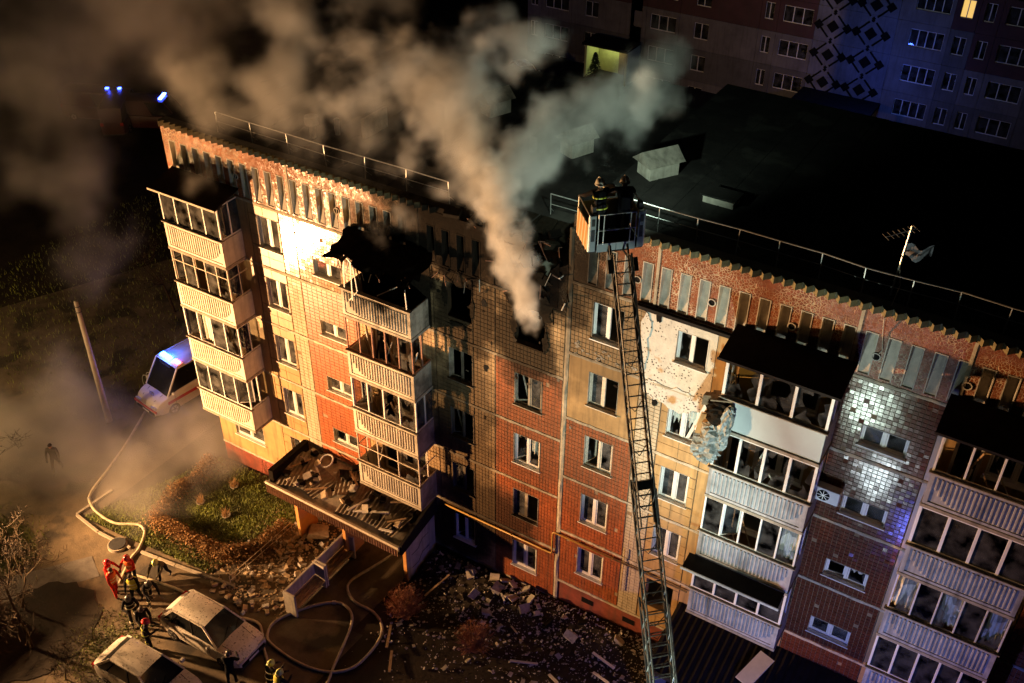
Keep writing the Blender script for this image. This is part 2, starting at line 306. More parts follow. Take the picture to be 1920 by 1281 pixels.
def tile_mesh(x0, x1, z0, z1, holes, tw, thh, tilt, miss, r, mess=0):
    mb = MB(); nx = max(1, round((x1-x0)/tw)); nz = max(1, round((z1-z0)/thh)); a = (x1-x0)/nx; b = (z1-z0)/nz; g = .009
    for i in range(nx):
        for j in range(nz):
            p, q, s, t = x0+i*a+g/2, x0+(i+1)*a-g/2, z0+j*b+g/2, z0+(j+1)*b-g/2
            skip = False
            for h in holes:
                if p < h[1] and q > h[0] and s < h[3] and t > h[2]:
                    # cut the tile back to the opening's edge
                    cands = [(p, min(q, h[0]-.004), s, t), (max(p, h[1]+.004), q, s, t), (p, q, s, min(t, h[2]-.004)), (p, q, max(s, h[3]+.004), t)]
                    cands = [c for c in cands if c[1]-c[0] > .025 and c[3]-c[2] > .025]
                    if cands: p, q, s, t = max(cands, key=lambda c: (c[1]-c[0])*(c[3]-c[2]))
                    else: skip = True
            if skip or r.random() < miss: continue
            ux, uz = r.gauss(0, tilt), r.gauss(0, tilt); lift = r.uniform(0, .003)
            if mess and r.random() < mess: ux += r.gauss(0, .05); uz += r.gauss(0, .05)
            w2, h2 = (q-p)/2, (t-s)/2; e = .006
            Y = lambda sx, sz: -lift + max(-.012, min(.01, sx*ux*w2+sz*uz*h2))
            f = [(p+e, Y(-1, -1), s+e), (q-e, Y(1, -1), s+e), (q-e, Y(1, 1), t-e), (p+e, Y(-1, 1), t-e)]
            n = len(mb.v); mb.v += [(p, .013, s), (q, .013, s), (q, .013, t), (p, .013, t)]+f
            for fc in ((4, 5, 6, 7), (0, 1, 5, 4), (1, 2, 6, 5), (2, 3, 7, 6), (3, 0, 4, 7)): mb.f.append(tuple(n+c for c in fc)); mb.m.append(0)
    return mb
TILE = {'red': ('red_tile', 'joint_pale', .24, .155, .006, .002), 'brown': ('brown_tile', 'joint_pale', .13, .175, .006, .006), 'dark': ('dark_tile', 'joint', .15, .15, .008, .012),
        'cream': ('cream_tile', 'joint', .22, .155, .008, .004), 'beige_t': ('beige_tile', 'joint', .145, .175, .006, .006), 'pink': ('pink_tile', 'joint', .155, .155, .010, .002), 'slab': ('beige', 'joint', .7, .46, .002, 0)}
def panel(x0, x1, z0, z1, holes, kind, seed=0):
    r = random.Random(int(seed*977+x0*31)); mb = MB(); pm = mt['beige']
    if kind in TILE:
        holed(mb, x0, x1, z0, z1, holes, .012); o = mb.build('wall_panel', mt[TILE[kind][1]], bld)
        t = TILE[kind]; tile_mesh(x0+.01, x1-.01, z0+.01, z1-.01, holes, t[2], t[3], t[4], t[5], r, .05 if kind == 'dark' else .02).build('tile_facing', mt[t[0]], o, kind='stuff')
    else:
        holed(mb, x0, x1, z0, z1, holes, 0); o = mb.build('wall_panel', mt[kind], bld)
    return o
def shards(mb, x0, x1, z0, z1, y, r, big=.35):
    cx, cz = (x0+x1)/2, (z0+z1)/2; n = 14; per = []
    for i in range(n):
        t = i/n*4; k, u = int(t), t-int(t)
        per.append([(x0+(x1-x0)*u, z0), (x1, z0+(z1-z0)*u), (x1-(x1-x0)*u, z1), (x0, z1-(z1-z0)*u)][k])
    inn = []
    for (a, b) in per:
        f = r.uniform(.08, 1)*big*(1.6 if b < cz else 1); inn.append((a+(cx-a)*f, b+(cz-b)*f))
    for i in range(n):
        j = (i+1) % n
        if r.random() < .8: mb.quad((per[i][0], y, per[i][1]), (per[j][0], y, per[j][1]), (inn[j][0], y, inn[j][1]), (inn[i][0], y, inn[i][1]))
def sash_mesh(wd, ht, t=.055, d=.04):
    mb = MB(); mb.box(0, wd, 0, d, 0, t); mb.box(0, wd, 0, d, ht-t, ht); mb.box(0, t, 0, d, t, ht-t); mb.box(wd-t, wd, 0, d, t, ht-t); return mb
def curtain(par, x0, x1, z0, z1, y, r, m, torn=0):
    mb = MB(); n = 18; ph = r.uniform(0, 6); pts = []
    for i in range(n+1):
        x = x0+(x1-x0)*i/n; dy = .035*math.sin(i*1.5+ph)+.02*math.sin(i*.7+2*ph)
        zb = z0+(torn*(z1-z0)*(.25+.5*abs(math.sin(i*.45+ph))) if torn else .03*math.sin(i))
        pts.append(((x, y+dy, zb), (x+.02*math.sin(ph+i), y+dy*.4, z1)))
    for i in range(n): mb.quad(pts[i][0], pts[i+1][0], pts[i+1][1], pts[i][1])
    return mb.build('curtain', m, par, smooth=True)
def window(x0, x1, z0, z1, style, seed, fm='frame', split=.5):
    r = random.Random(seed); f = mt[fm]; y = .095; mb = MB(); t = .06
    mb.box(x0, x1, y, y+.07, z0, z0+t); mb.box(x0, x1, y, y+.07, z1-t, z1); mb.box(x0, x0+t, y, y+.07, z0+t, z1-t); mb.box(x1-t, x1, y, y+.07, z0+t, z1-t)
    xm = x0+(x1-x0)*split; mb.box(xm-.045, xm+.045, y-.004, y+.066, z0+t, z1-t)
    wo = mb.build('window', f, bld, bevel=.006)
    for a, b, c, d in ((x0+.001, x0+.014, z0+.005, z1-.001), (x1-.014, x1-.001, z0+.005, z1-.001), (x0+.015, x1-.015, z1-.014, z1-.001)): MB().box(a, b, -.006, y-.002, c, d).build('reveal', mt['niche'], wo)
    s = MB(); s.box(x0-.05, x1+.05, -.07, y+.02, z0-.035, z0+.004); s.build('sill', mt['frame'] if fm == 'frame' else f, wo, bevel=.006)
    for a, b, side in ((x0+t, xm-.045, 0), (xm+.045, x1-t, 1)):
        wd, ht = b-a, z1-z0-2*t; mode = style[side] if len(style) > side else style[0]
        if mode == 'x': continue                                            # sash and glass gone
        if mode in 'oht':                                                   # open inward, hanging, tilted
            ang = {'o': r.uniform(.7, 1.25), 'h': r.uniform(.25, .5), 't': .12}[mode]
            mm = sash_mesh(wd, ht); o = mm.build('sash', f, wo)
            hinge = a if side == 0 else b
            T = Matrix.Translation((hinge, y+.03, z0+t)) @ Matrix.Rotation(ang if side == 0 else -ang, 4, 'Z')
            if mode == 'h': T = T @ Matrix.Rotation(r.choice((-1, 1))*.2, 4, 'Y')
            if side == 1: T = T @ Matrix.Translation((-wd, 0, 0))
            o.data.transform(T)
            if mode == 'o':
                gm = MB(); shards(gm, .05, wd-.05, .05, ht-.05, .02, r, .5); g = gm.build('glass_shard', mt['glass'], wo); g.data.transform(T)
            continue
        so = MB(); so.v = []; q = sash_mesh(wd-.01, ht-.01, .045); q.v = [(p[0]+a+.005, p[1]+y+.012, p[2]+z0+t+.005) for p in q.v]; q.build('sash', f, wo, bevel=.004)
        if mode == 'b':
            gm = MB(); shards(gm, a+.05, b-.05, z0+t+.05, z1-t-.05, y+.03, r); gm.build('glass_shard', mt['glass'], wo)
        else:
            MB().box(a+.045, b-.045, y+.026, y+.032, z0+t+.045, z1-t-.045).build('pane', mt['glass'], wo)
        if mode == 'c': curtain(wo, a, b, z0+.1, z1-.05, y+.2+.05*side, r, mt['curtain'])
        if mode == 'b' and r.random() < .6: curtain(wo, a, b-.1, z0+.2, z1-.08, y+.22, r, mt['curtain'], .5)
    return wo
HW, HS = 1.42, .72
def small_top(s, k): return wtop(s, k)-1.088
def strip(s, x0, x1, kinds, win=None, small=None, ks=range(1, 6), fms=None, split=.5):
    for k in ks:
        z0, z1 = band(s, k-1)+.06, band(s, k)-.06
        hs = []
        if win and (k in win[2]): hs = [(win[0], win[1], wtop(s, k)-HW, wtop(s, k))]
        if small and (k in small[2]): hs = [(small[0], small[1], small_top(s, k)-HS, small_top(s, k))]
        if s == 'L' and k == 5 and win and abs(win[0]) < .05: hs = [(-.02, 1.16, wtop(s, k)-HW-.1, wtop(s, k)+.05)]
        kd = kinds[k] if isinstance(kinds, dict) else kinds
        panel(x0+.012, x1-.012, z0, z1, hs, kd, k)
        w = win or small
        if hs and w[2][k] and w[2][k] != 'burnt': window(hs[0][0], hs[0][1], hs[0][2], hs[0][3], w[2][k], k*17+int(x0*13), (fms or {}).get(k, 'frame'), split)
# left section, bays from its end wall to the height step
def bay_balcony(s, x0, x1, ks, wx, kind, yellow=()):
    for k in range(1, 6):
        z0, z1 = band(s, k-1)+.06, band(s, k)-.06
        if k in ks: hs = [(wx[0], wx[0]+.75, wtop(s, k)-2.1, wtop(s, k)+.02), (wx[0]+.9, wx[1], wtop(s, k)-1.4, wtop(s, k)+.02)]
        else: hs = [(wx[0]+.1, wx[1]-.3, wtop(s, k)-HW, wtop(s, k))] if k == 1 and s == 'L' and x0 < -12 else []
        panel(x0+.012, x1-.012, z0, z1, hs, 'interior_yellow' if k in yellow else kind, k)
        if k in ks:
            burnt = (s == 'L' and x0 > -8 and k == 5)
            if not burnt:
                wo = window(hs[1][0], hs[1][1], hs[1][2], hs[1][3], random.Random(k+int(x0)).choice(('bg', 'gc', 'xb')), k*5+int(x0), 'frame')
                dm = sash_mesh(.75, 2.1, .09, .06); dm.v = [(p[0]+hs[0][0], p[1]+.12, p[2]+hs[0][2]) for p in dm.v]; do = dm.build('balcony_door', mt['frame'], bld)
                MB().box(hs[0][0]+.09, hs[0][1]-.09, .14, .15, hs[0][2]+.09, hs[0][3]-.09).build('pane', mt['glass_dark'], do)
        elif hs: window(*hs[0], 'gc', 3)
bay_balcony('L', -16.1, -12.05, (2, 3, 4, 5), (-15.2, -13.0), 'beige')
strip('L', -12.05, -10.46, 'slab', (-11.62, -10.56, {1: 'gc', 2: 'cg', 3: 'cg', 4: 'cc', 5: 'gc'}))
strip('L', -10.46, -9.72, 'cream')
strip('L', -9.72, -6.95, {1: 'red', 2: 'red', 3: 'red', 4: 'red', 5: 'pink'}, None, (-8.97, -7.62, {1: '', 2: 'bg', 3: 'gg', 4: 'gg', 5: 'gg'}))
bay_balcony('L', -6.95, -3.4, (2, 3, 4, 5), (-6.3, -4.1), 'beige_t')
strip('L', -3.4, -1.72, {1: 'slab', 2: 'beige_t', 3: 'beige_t', 4: 'beige_t', 5: 'beige_t'}, (-2.81, -1.78, {1: 'og', 2: 'gx', 3: 'hx', 4: 'tx', 5: 'burnt'}), fms={4: 'frame_soot', 3: 'frame_soot', 2: 'frame_soot'})
strip('L', -1.72, -.80, 'beige_t')
strip('L', -.80, 1.94, {1: 'brown', 2: 'brown', 3: 'brown', 4: 'brown', 5: 'beige_t'}, (0, 1.12, {1: 'cc', 2: 'gx', 3: 'ob', 4: 'hc', 5: 'burnt'}), fms={4: 'frame_soot', 2: 'frame_soot'})
# right section
strip('R', 2.12, 4.72, {1: 'brown', 2: 'brown', 3: 'brown', 4: 'beige', 5: 'beige_t'}, (2.89, 4.0, {1: 'cc', 2: 'cc', 3: 'og', 4: 'cx', 5: 'cx'}), fms={3: 'frame_old', 4: 'frame_old'})
strip('R', 4.72, 5.55, 'cream', ks=range(1, 5))
strip('R', 5.55, 7.10, 'slab', (5.80, 6.85, {1: '', 2: 'cc', 3: 'cc', 4: 'bb'}), ks=range(1, 5), split=.52)
panel(4.732, 7.09, band('R', 4)+.06, band('R', 5)-.06, [(5.80, 6.85, wtop('R', 5)-1.2, wtop('R', 5))], 'whiteplaster')
window(5.80, 6.85, wtop('R', 5)-1.2, wtop('R', 5), 'bx', 91)
bay_balcony('R', 7.10, 10.95, (2, 3, 4, 5), (7.9, 10.4), 'beige')
MB().box(7.9, 8.6, -.006, -.001, 14.0, 16.35).build('loggia_lining', mt['interior_yellow'], bld); MB().box(10.42, 10.88, -.006, -.001, 14.0, 16.35).build('loggia_lining', mt['interior_yellow'], bld)
strip('R', 10.95, 13.68, {1: 'dark', 2: 'dark', 3: 'dark', 4: 'dark', 5: 'dark'}, None, (11.70, 13.06, {1: '', 2: 'gg', 3: 'tb', 4: 'gg', 5: 'gg'}))
bay_balcony('R', 13.68, 17.3, (2, 3, 4, 5), (14.2, 16.6), 'beige')
strip('R', 17.3, 19.6, 'brown')
# a plastered strip where tiles were knocked off beside the big white patch
r = random.Random(5)
# floor bands: rough plaster joints, lumpy
def lumpy_band(s, x0, x1, k, seed):
    r = random.Random(seed); mb = MB(); n = max(2, int((x1-x0)/.22)); z = band(s, k); rings = []
    for i in range(n+1):
        x = x0+(x1-x0)*i/n; a = .06+r.uniform(-.012, .02); b = .06+r.uniform(-.012, .02); p = .018+r.uniform(0, .016)
        rings.append([(x, .05, z-b), (x, -p*.6, z-b+.01), (x, -p, z), (x, -p*.6, z+a-.01), (x, .05, z+a)])
    mb.loft(rings, True, True); return mb.build('floor_band', mt['band'], bld, smooth=False)
MB().box(-6.6, -3.5, -.02, -.004, 12.5, 15.1).build('soot_crust', mt['charred'], bld)
for k in range(0, 6):
    for i, (a, b) in enumerate(((-16.1, -12.05), (-12.05, -9.72), (-9.72, -6.95), (-6.95, -3.4), (-3.4, -.8), (-.8, 1.94))): lumpy_band('L', a+.003, b-.003, k, k*9+i)
    for i, (a, b) in enumerate(((2.12, 4.72), (4.72, 7.1), (7.1, 10.95), (10.95, 13.68), (13.68, 17.3), (17.3, 19.6))): lumpy_band('R', a+.003, b-.003, k, 80+k*9+i)
MB().box(4.3, 7.5, -.16, -.03, 16.30, 16.42).build('shade_strip', mt['canopy'], bld)  # dark strip stands in for the shade below the attic
# ragged edges of the plaster patch and knocked out spots
rq = random.Random(12)
def patch(name, c, rx, rz_, m, seed, y=-.016, n=22, jag=.3):
    q = random.Random(seed); mb = MB(); P = [(c[0]+rx*(1-q.random()*jag)*math.cos(2*math.pi*i/n), y, c[1]+rz_*(1-q.random()*jag)*math.sin(2*math.pi*i/n)) for i in range(n)]
    mb.v = P+[(a, .01, b) for a, _, b in P]; mb.f = [tuple(range(n))]+[(i, i+n, (i+1) % n+n, (i+1) % n) for i in range(n)]; mb.m = [0]*(n+1); return mb.build(name, m, bld)
for i, (x, z, a, b) in enumerate(((5.2, 13.35, .55, .42), (6.1, 13.25, .8, .5), (6.75, 13.4, .4, .35), (4.72, 14.6, .2, .8), (4.75, 15.6, .2, .6))): patch('plaster_patch', (x, z), a, b, mt['whiteplaster'], i, -.02-.002*i)
for i in range(26): patch('plaster_spot', (rq.uniform(2.3, 4.6), rq.gauss(13.95, .16)), rq.uniform(.04, .1), rq.uniform(.03, .07), mt['niche'], 40+i, -.017)
for i in range(30): patch('impact_mark', (rq.uniform(-3.3, 4.6), rq.uniform(9, 16.3)), rq.uniform(.03, .11), rq.uniform(.03, .12), mt[rq.choice(('charred', 'charred', 'concrete'))], 90+i, -.012, 10, .5)
for i, (x, z) in enumerate(((-1.25, 14.35), (-1.2, 11.6), (5.15, 16.1), (5.3, 12.85))): patch('blast_hole', (x, z), .13, .2, mt['black'], 200+i, -.014, 12, .5)
# torn, blackened rims of the burnt openings
for i, (x, z, a, b) in enumerate(((.0, 14.95, .5, .55), (.6, 15.2, .75, .55), (1.15, 14.9, .4, .6), (-.05, 13.9, .18, .6), (1.2, 13.6, .16, .5), (.6, 16.0, .9, .6))): patch('charred_rim', (x, z), a, b, mt['charred'], 300+i, -.022-.002*i, 26, .55)
for i, (x, z, a, b) in enumerate(((-2.3, 14.95, .75, .35), (-2.9, 14.2, .16, .7), (-1.75, 13.9, .14, .5), (-2.3, 13.0, .6, .14))): patch('charred_rim', (x, z), a, b, mt['charred'], 320+i, -.022-.002*i, 26, .55)
for i in range(34):
    x = rq.uniform(-3.2, 2.0); z = rq.uniform(15.0, 17.2) if x > -.9 else rq.uniform(14.9, 15.3); a = Vector((x, -.02, z)); MB().beam(a, a+Vector((rq.uniform(-.3, .3), rq.uniform(-.3, -.02), rq.uniform(-.45, .25))), rq.uniform(.01, .05), rq.uniform(.008, .03)).build('hanging_scrap', mt[rq.choice(('charred', 'frame_steel', 'frame_rust', 'concrete'))], bld)
# vertical joint between the two sections
mb = MB(); rr = random.Random(3); rings = []
for i in range(40):
    z = .6+(18.3-.6)*i/39; e = rr.uniform(-.015, .015); rings.append([(1.95, .04, z), (1.95+e, -.012, z), (2.03, -.03+e, z), (2.11+e, -.012, z), (2.11, .04, z)])
mb.loft(rings).build('expansion_joint', mt['band'], bld)
# plinths
def plinth(x0, x1, z1, seed):
    mb = MB(); mb.box(x0, x1, .03, .3, -.5, z1); o = mb.build('plinth', mt['plinth'], bld); return o
plinth(-16.1, 1.94, band('L', 0)-.062, 1); plinth(2.12, 19.6, band('R', 0)-.062, 2)
for x, s in ((-1.0, 'L'), (-8.2, 'L'), (3.2, 'R'), (5.0, 'R')):
    z = band(s, 0)-.5; mb = MB(); mb.box(x, x+.5, .012, .028, z-.13, z+.13); mb.build('vent_opening', mt['black'], bld)
# attic with niches and round vents
def attic(s, x0, x1, nx0, mat, skip=()):
    z0, z1 = ATT[s][0]+.05, ATT[s][1]; nz0, nz1 = (15.30, 16.72) if s == 'L' else (16.52, 17.9); holes = []
    x = nx0
    while x < x1-.4:
        if x > x0+.05 and not any(a < x < b for a, b in skip): holes.append((x, x+.30, nz0, nz1))
        x += .61
    mb = MB(); holed(mb, x0, x1, z0, z1, holes, 0, .3); o = mb.build('attic_wall', mt[mat], bld)
    nm = MB(); h = nz1-nz0; wv = .30; dt = .26; e = .035
    B = [(0.004, .004, .0), (wv-.004, .004, .0)]; T = [(.004, 0, h), (wv-.004, 0, h)]; D = [(e, dt, h-.03), (wv-e, dt, h-.03)]; Bb = [(e*.4, .03, .02), (wv-e*.4, .03, .02)]
    nm.quad(Bb[0], Bb[1], D[1], D[0])                        # sloping back, deep at the top
    nm.quad(B[0], Bb[0], D[0], T[0]); nm.quad(Bb[1], B[1], T[1], D[1]); nm.quad(D[0], D[1], T[1], T[0]); nm.quad(B[0], B[1], Bb[1], Bb[0])
    # thin plaster lip round the niche
    for a, b, c, d in ((-.025, .004, 0, h), (wv-.004, wv+.025, 0, h), (-.025, wv+.025, h, h+.03)): nm.box(a, b, -.014, .004, c, d)
    me = nm.mesh('niche', mt['niche'])
    for hh in holes: inst('niche', me, (hh[0], 0, hh[2]), bld)
    return o
attic('L', -16.1, -3.95, -15.75, 'mosaic_warm'); attic('L', -3.93, -.85, -3.55, 'mosaic')
attic('R', 2.06, 19.6, 5.09-.61*4, 'mosaic')
vm = MB(); n = 20; ro, ri = .13, .1
vm.loft([[(ro*math.cos(a), 0, ro*math.sin(a)) for a in [2*math.pi*j/n for j in range(n)]], [(ro*math.cos(a), -.03, ro*math.sin(a)) for a in [2*math.pi*j/n for j in range(n)]], [(ri*math.cos(a), -.03, ri*math.sin(a)) for a in [2*math.pi*j/n for j in range(n)]], [(ri*math.cos(a), -.004, ri*math.sin(a)) for a in [2*math.pi*j/n for j in range(n)]]], True, False)
vm.mi = 1; vm.quad(*[(ri*math.cos(a), -.004, ri*math.sin(a)) for a in [-2*math.pi*j/n for j in range(n)]][::-1])
vme = vm.mesh('round_vent', [mt['niche'], mt['black']])
for x, z in ((4.32, 17.22), (6.74, 17.25), (9.16, 17.3), (11.58, 17.2), (14.0, 17.2), (-5.09, 16.08), (-7.5, 16.08), (-12.38, 16.1)): inst('round_vent', vme, (x, -.001, z), bld)
for s, xs in (('R', (4.95, 10.97, 13.9)), ('L', (-9.75, -3.95))):
    for x in xs: MB().box(x-.045, x+.045, -.02, .01, ATT[s][0]+.06, ATT[s][1]).build('attic_joint', mt['band'], bld)
# torn stretch of attic over the burning flat
r = random.Random(11)
xs = [-.85, -.5, -.15, .25, .62, 1.0, 1.3, 1.62, 1.94]; tops = [17.2, 16.9, 16.3, 15.75, 15.6, 15.9, 16.5, 16.85, 16.95]
for i in range(len(xs)-1):
    a, b = xs[i]+.01, xs[i+1]-.01; ta, tb = tops[i]+r.uniform(-.1, .1), tops[i+1]+r.uniform(-.1, .1); yy = r.uniform(-.03, .03)
    MB().hexa([(a, yy, 15.2), (b, yy, 15.2), (b, yy+.28, 15.2), (a, yy+.28, 15.2), (a, yy, ta), (b, yy+.02, tb), (b, yy+.3, tb-.15), (a, yy+.28, ta-.1)]).build('broken_attic_piece', mt['mosaic'], bld)
for i in range(26):
    x, z = r.uniform(-.8, 1.9), r.uniform(15.3, 16.9); s = r.uniform(.05, .16); q = Matrix.Rotation(r.uniform(0, 3), 3, Vector((r.random(), r.random(), r.random())).normalized())
    MB().obox((x, r.uniform(.05, .9), z), q @ Vector((s, 0, 0)), q @ Vector((0, s*.7, 0)), q @ Vector((0, 0, s*.4))).build('masonry_chunk', mt['concrete'], bld)
for i in range(44):
    x, y, z = r.uniform(-2.7, 2.0), r.uniform(-.05, .9), 17.15+r.uniform(0, .4); s = r.uniform(.06, .3); q = Matrix.Rotation(r.uniform(0, 3), 3, Vector((r.random(), r.random(), r.random())).normalized())
    MB().obox((x, y, z), q @ Vector((s, 0, 0)), q @ Vector((0, s*.6, 0)), q @ Vector((0, 0, s*.3))).build('masonry_chunk', mt[r.choice(('charred', 'charred', 'concrete', 'roof'))], bld)
for i in range(9):
    x = r.uniform(-2.4, 1.9); P0 = Vector((x, .3, 17.3)); MB().tube([P0, P0+Vector((r.uniform(-.2, .2), -.3, .15)), P0+Vector((r.uniform(-.5, .5), -.5, r.uniform(-.5, .4)))], .012, 5).build('bent_bar', mt['frame_rust'], bld)
# dog-tooth eaves course
tm = MB(); tm.quad((-.15, .02, 0), (0, -.16, 0), (.15, .02, 0)); tm.f[-1] = (2, 1, 0); tm.quad((-.15, .02, .21), (0, -.16, .21), (.15, .02, .21)); tm.quad((-.15, .02, 0), (0, -.16, 0), (0, -.16, .21), (-.15, .02, .21)); tm.quad((0, -.16, 0), (.15, .02, 0), (.15, .02, .21), (0, -.16, .21))
tme = tm.mesh('eaves_tooth', mt['tooth'])
for s, x0, x1 in (('L', -16.0, -3.0), ('R', 2.25, 17.5)):
    x = x0
    while x < x1:
        inst('eaves_tooth', tme, (x, r.uniform(-.015, .012), ATT[s][1]+r.uniform(-.006, .006)), bld, (0, 0, r.uniform(-.06, .06))); x += .31
# roofs
MB().box(-16.1, -2.6, .02, .35, 17.3, 17.52).build('roof_edge', mt['roofgravel'], bld); MB().box(2.06, 19.6, .02, .35, 18.58, 18.80).build('roof_edge', mt['roofgravel'], bld)
MB().box(-16.1, -2.4, .36, 12.2, 17.2, 17.48).build('roof', mt['roof'], bld); MB().box(-2.4, 2.04, 1.5, 12.2, 17.2, 17.48).build('roof', mt['roof'], bld)
for i in range(7): x = -2.35+.62*i; e_ = r.uniform(.4, 1.1); MB().hexa([(x, e_, 17.1), (x+.58, e_+r.uniform(-.2, .2), 17.05), (x+.58, 1.49, 17.2), (x, 1.49, 17.2), (x, e_, 17.3), (x+.58, e_+.1, 17.28), (x+.58, 1.49, 17.47), (x, 1.49, 17.47)]).build('broken_roof_slab', mt['charred'], bld)
roofR = MB().box(2.06, 19.6, .36, 12.2, 18.45, 18.76).build('roof', mt['roof'], bld)
MB().box(-16.1, -15.85, .3, 12.2, -.4, 17.19).build('end_wall', mt['beige'], bld)
MB().box(-15.84, 19.6, 11.9, 12.2, -2, 17.19).build('rear_wall', mt['beige'], bld); MB().box(2.06, 19.6, 11.9, 12.2, 17.2, 18.44).build('rear_wall', mt['beige'], bld)
MB().box(2.06, 2.3, .31, 11.89, 17.2, 18.44).build('step_wall', mt['concrete'], bld); MB().box(19.61, 19.8, .0, 12.2, -1, 18.76).build('end_wall', mt['beige'], bld)
for i in range(14): x = 3.2+i*1.15; MB().box(x, x+.05, .4, 12.1, 18.762, 18.772).build('felt_seam', mt['roof'], bld)
for i in range(15): x = -15.4+i*1.1; MB().box(x, x+.05, .4, 12.1, 17.482, 17.492).build('felt_seam', mt['roof'], bld)
# rooms behind the windows
inn = MB()
for s, x0, x1 in (('L', -15.84, 1.99), ('R', 2.1, 19.6)):
    for k in range(0, 6): inn.box(x0, x1, .3, 6, band(s, k)-.16 if k < 5 else band(s, k)+.02, band(s, k) if k < 5 else band(s, k)+.06)
    inn.box(x0, x1, 4.2, 4.35, 0, band(s, 5))
for x in (-12.05, -9.7, -6.9, -3.4, -1.0): inn.box(x-.06, x+.06, .28, 4.19, .5, band('L', 5))
for x in (4.75, 7.1, 10.95, 13.7, 17.3): inn.box(x-.06, x+.06, .28, 4.19, .5, band('R', 5))
inn.box(1.99, 2.09, .31, 4.19, .5, 16.2)
inn.build('room_interior', mt['interior'], bld)
def black_room(x0, x1, z0, z1): 
    mb = MB(); mb.box(x0, x1, 2.6, 2.7, z0, z1); mb.box(x0, x0+.05, .3, 2.6, z0, z1); mb.box(x1-.05, x1, .3, 2.6, z0, z1); mb.box(x0, x1, .3, 2.6, z0, z0+.04); mb.build('burnt_room', mt['interior_dark'], bld)
black_room(-6.8, -3.5, 12.4, 15.1); black_room(-3.3, -1.1, 12.4, 15.1); black_room(-.9, 1.9, 12.4, 15.1); black_room(-3.3, -1.1, 9.6, 12.2)
# railings along the roof edges
def railing(s, x0, x1, z, step, seed, y=.44):
    r = random.Random(seed); mb = MB(); xs = []; x = x0
    while x < x1: xs.append(x); x += step
    P = [(x, y+r.uniform(-.04, .04), z) for x in xs]; tops = [(p[0]+r.uniform(-.03, .03), p[1]+r.uniform(-.04, .04), z+.82) for p in P]
    mb.tube(tops, .02, 5); ra = mb.build('railing', mt['metal'], bld)
    mm = MB(); mids = [tuple((Vector(a)*.45+Vector(b)*.55)) for a, b in zip(P, tops)]; mm.tube(mids, .014, 5); mm.build('middle_rail', mt['metal'], ra)
    for a, b in zip(P, tops): q = MB(); q.tube([a, b], .018, 5); q.beam((b[0], b[1], z+.3), (b[0], b[1]+.3, z), .015, .015); q.build('post', mt['metal'], ra)
railing('L', -13.4, -2.6, 17.48, 1.75, 4); railing('R', 3.4, 18.5, 18.76, 1.22, 5)
railing('L', .3, 2.0, 17.4, 1.3, 8, 1.7)
# roof vents
def vent_house(x, y, z, w, d, h, rz, mat):
    v = empty('vent', (x, y, z), rz); put_parent(v, bld); T = Matrix.Translation((x, y, z)) @ Matrix.Rotation(rz, 4, 'Z')
    a = MB(); a.box(-w/2, w/2, -d/2, d/2, 0, h); o = a.build('vent_shaft', mat, bld); o.data.transform(T)
    b = MB(); e = .14; b.mi = 0
    b.quad((-w/2-e, -d/2-e, h), (0, -d/2-e, h+.38), (0, d/2+e, h+.38), (-w/2-e, d/2+e, h)); b.quad((0, -d/2-e, h+.38), (w/2+e, -d/2-e, h), (w/2+e, d/2+e, h), (0, d/2+e, h+.38))
    b.quad((-w/2-e, -d/2-e, h), (w/2+e, -d/2-e, h), (0, -d/2-e, h+.38)); b.quad((w/2+e, d/2+e, h), (-w/2-e, d/2+e, h), (0, d/2+e, h+.38)); b.quad((-w/2-e, -d/2-e, h), (-w/2-e, d/2+e, h), (w/2+e, d/2+e, h), (w/2+e, -d/2-e, h))
    q = b.build('vent_roof', mt['concrete'], o); q.data.transform(T); bpy.data.objects.remove(v)
vent_house(3.0, 3.9, 18.76, .75, 1.1, .5, -.55, mt['niche']); vent_house(-5.6, 7.6, 17.48, .7, 1.0, .6, -.4, mt['niche']); vent_house(-1.2, 6.2, 17.48, .7, 1.0, .6, -.4, mt['niche'])
MB().box(5.0, 6.0, 2.9, 3.5, 18.76, 19.0).build('vent_shaft', mt['niche'], bld); MB().box(4.93, 6.07, 2.84, 3.56, 19.0, 19.06).build('vent_cover', mt['roof'], bld)
MB().box(-8.5, -8.35, 2.9, 4.3, 17.48, 18.25).build('roof_hatch_wall', mt['niche'], bld)
dv = MB(); dv.tube([(-10.1, 2.0, 17.48), (-10.1, 2.0, 18.0)], .12, 12); dv.build('vent_pipe', mt['metal'], bld)
dv = MB(); dv.tube([(-10.1, 2.0, 18.0), (-10.1, 2.0, 18.02), (-10.1, 2.0, 18.32)], [.14, .26, .27], 16); dv.build('vent_cap', mt['white'], bld)
dv = MB(); dv.tube([(-9.5, 2.7, 17.48), (-9.5, 2.7, 18.1)], .1, 10); dv.build('vent_pipe', mt['metal'], bld)
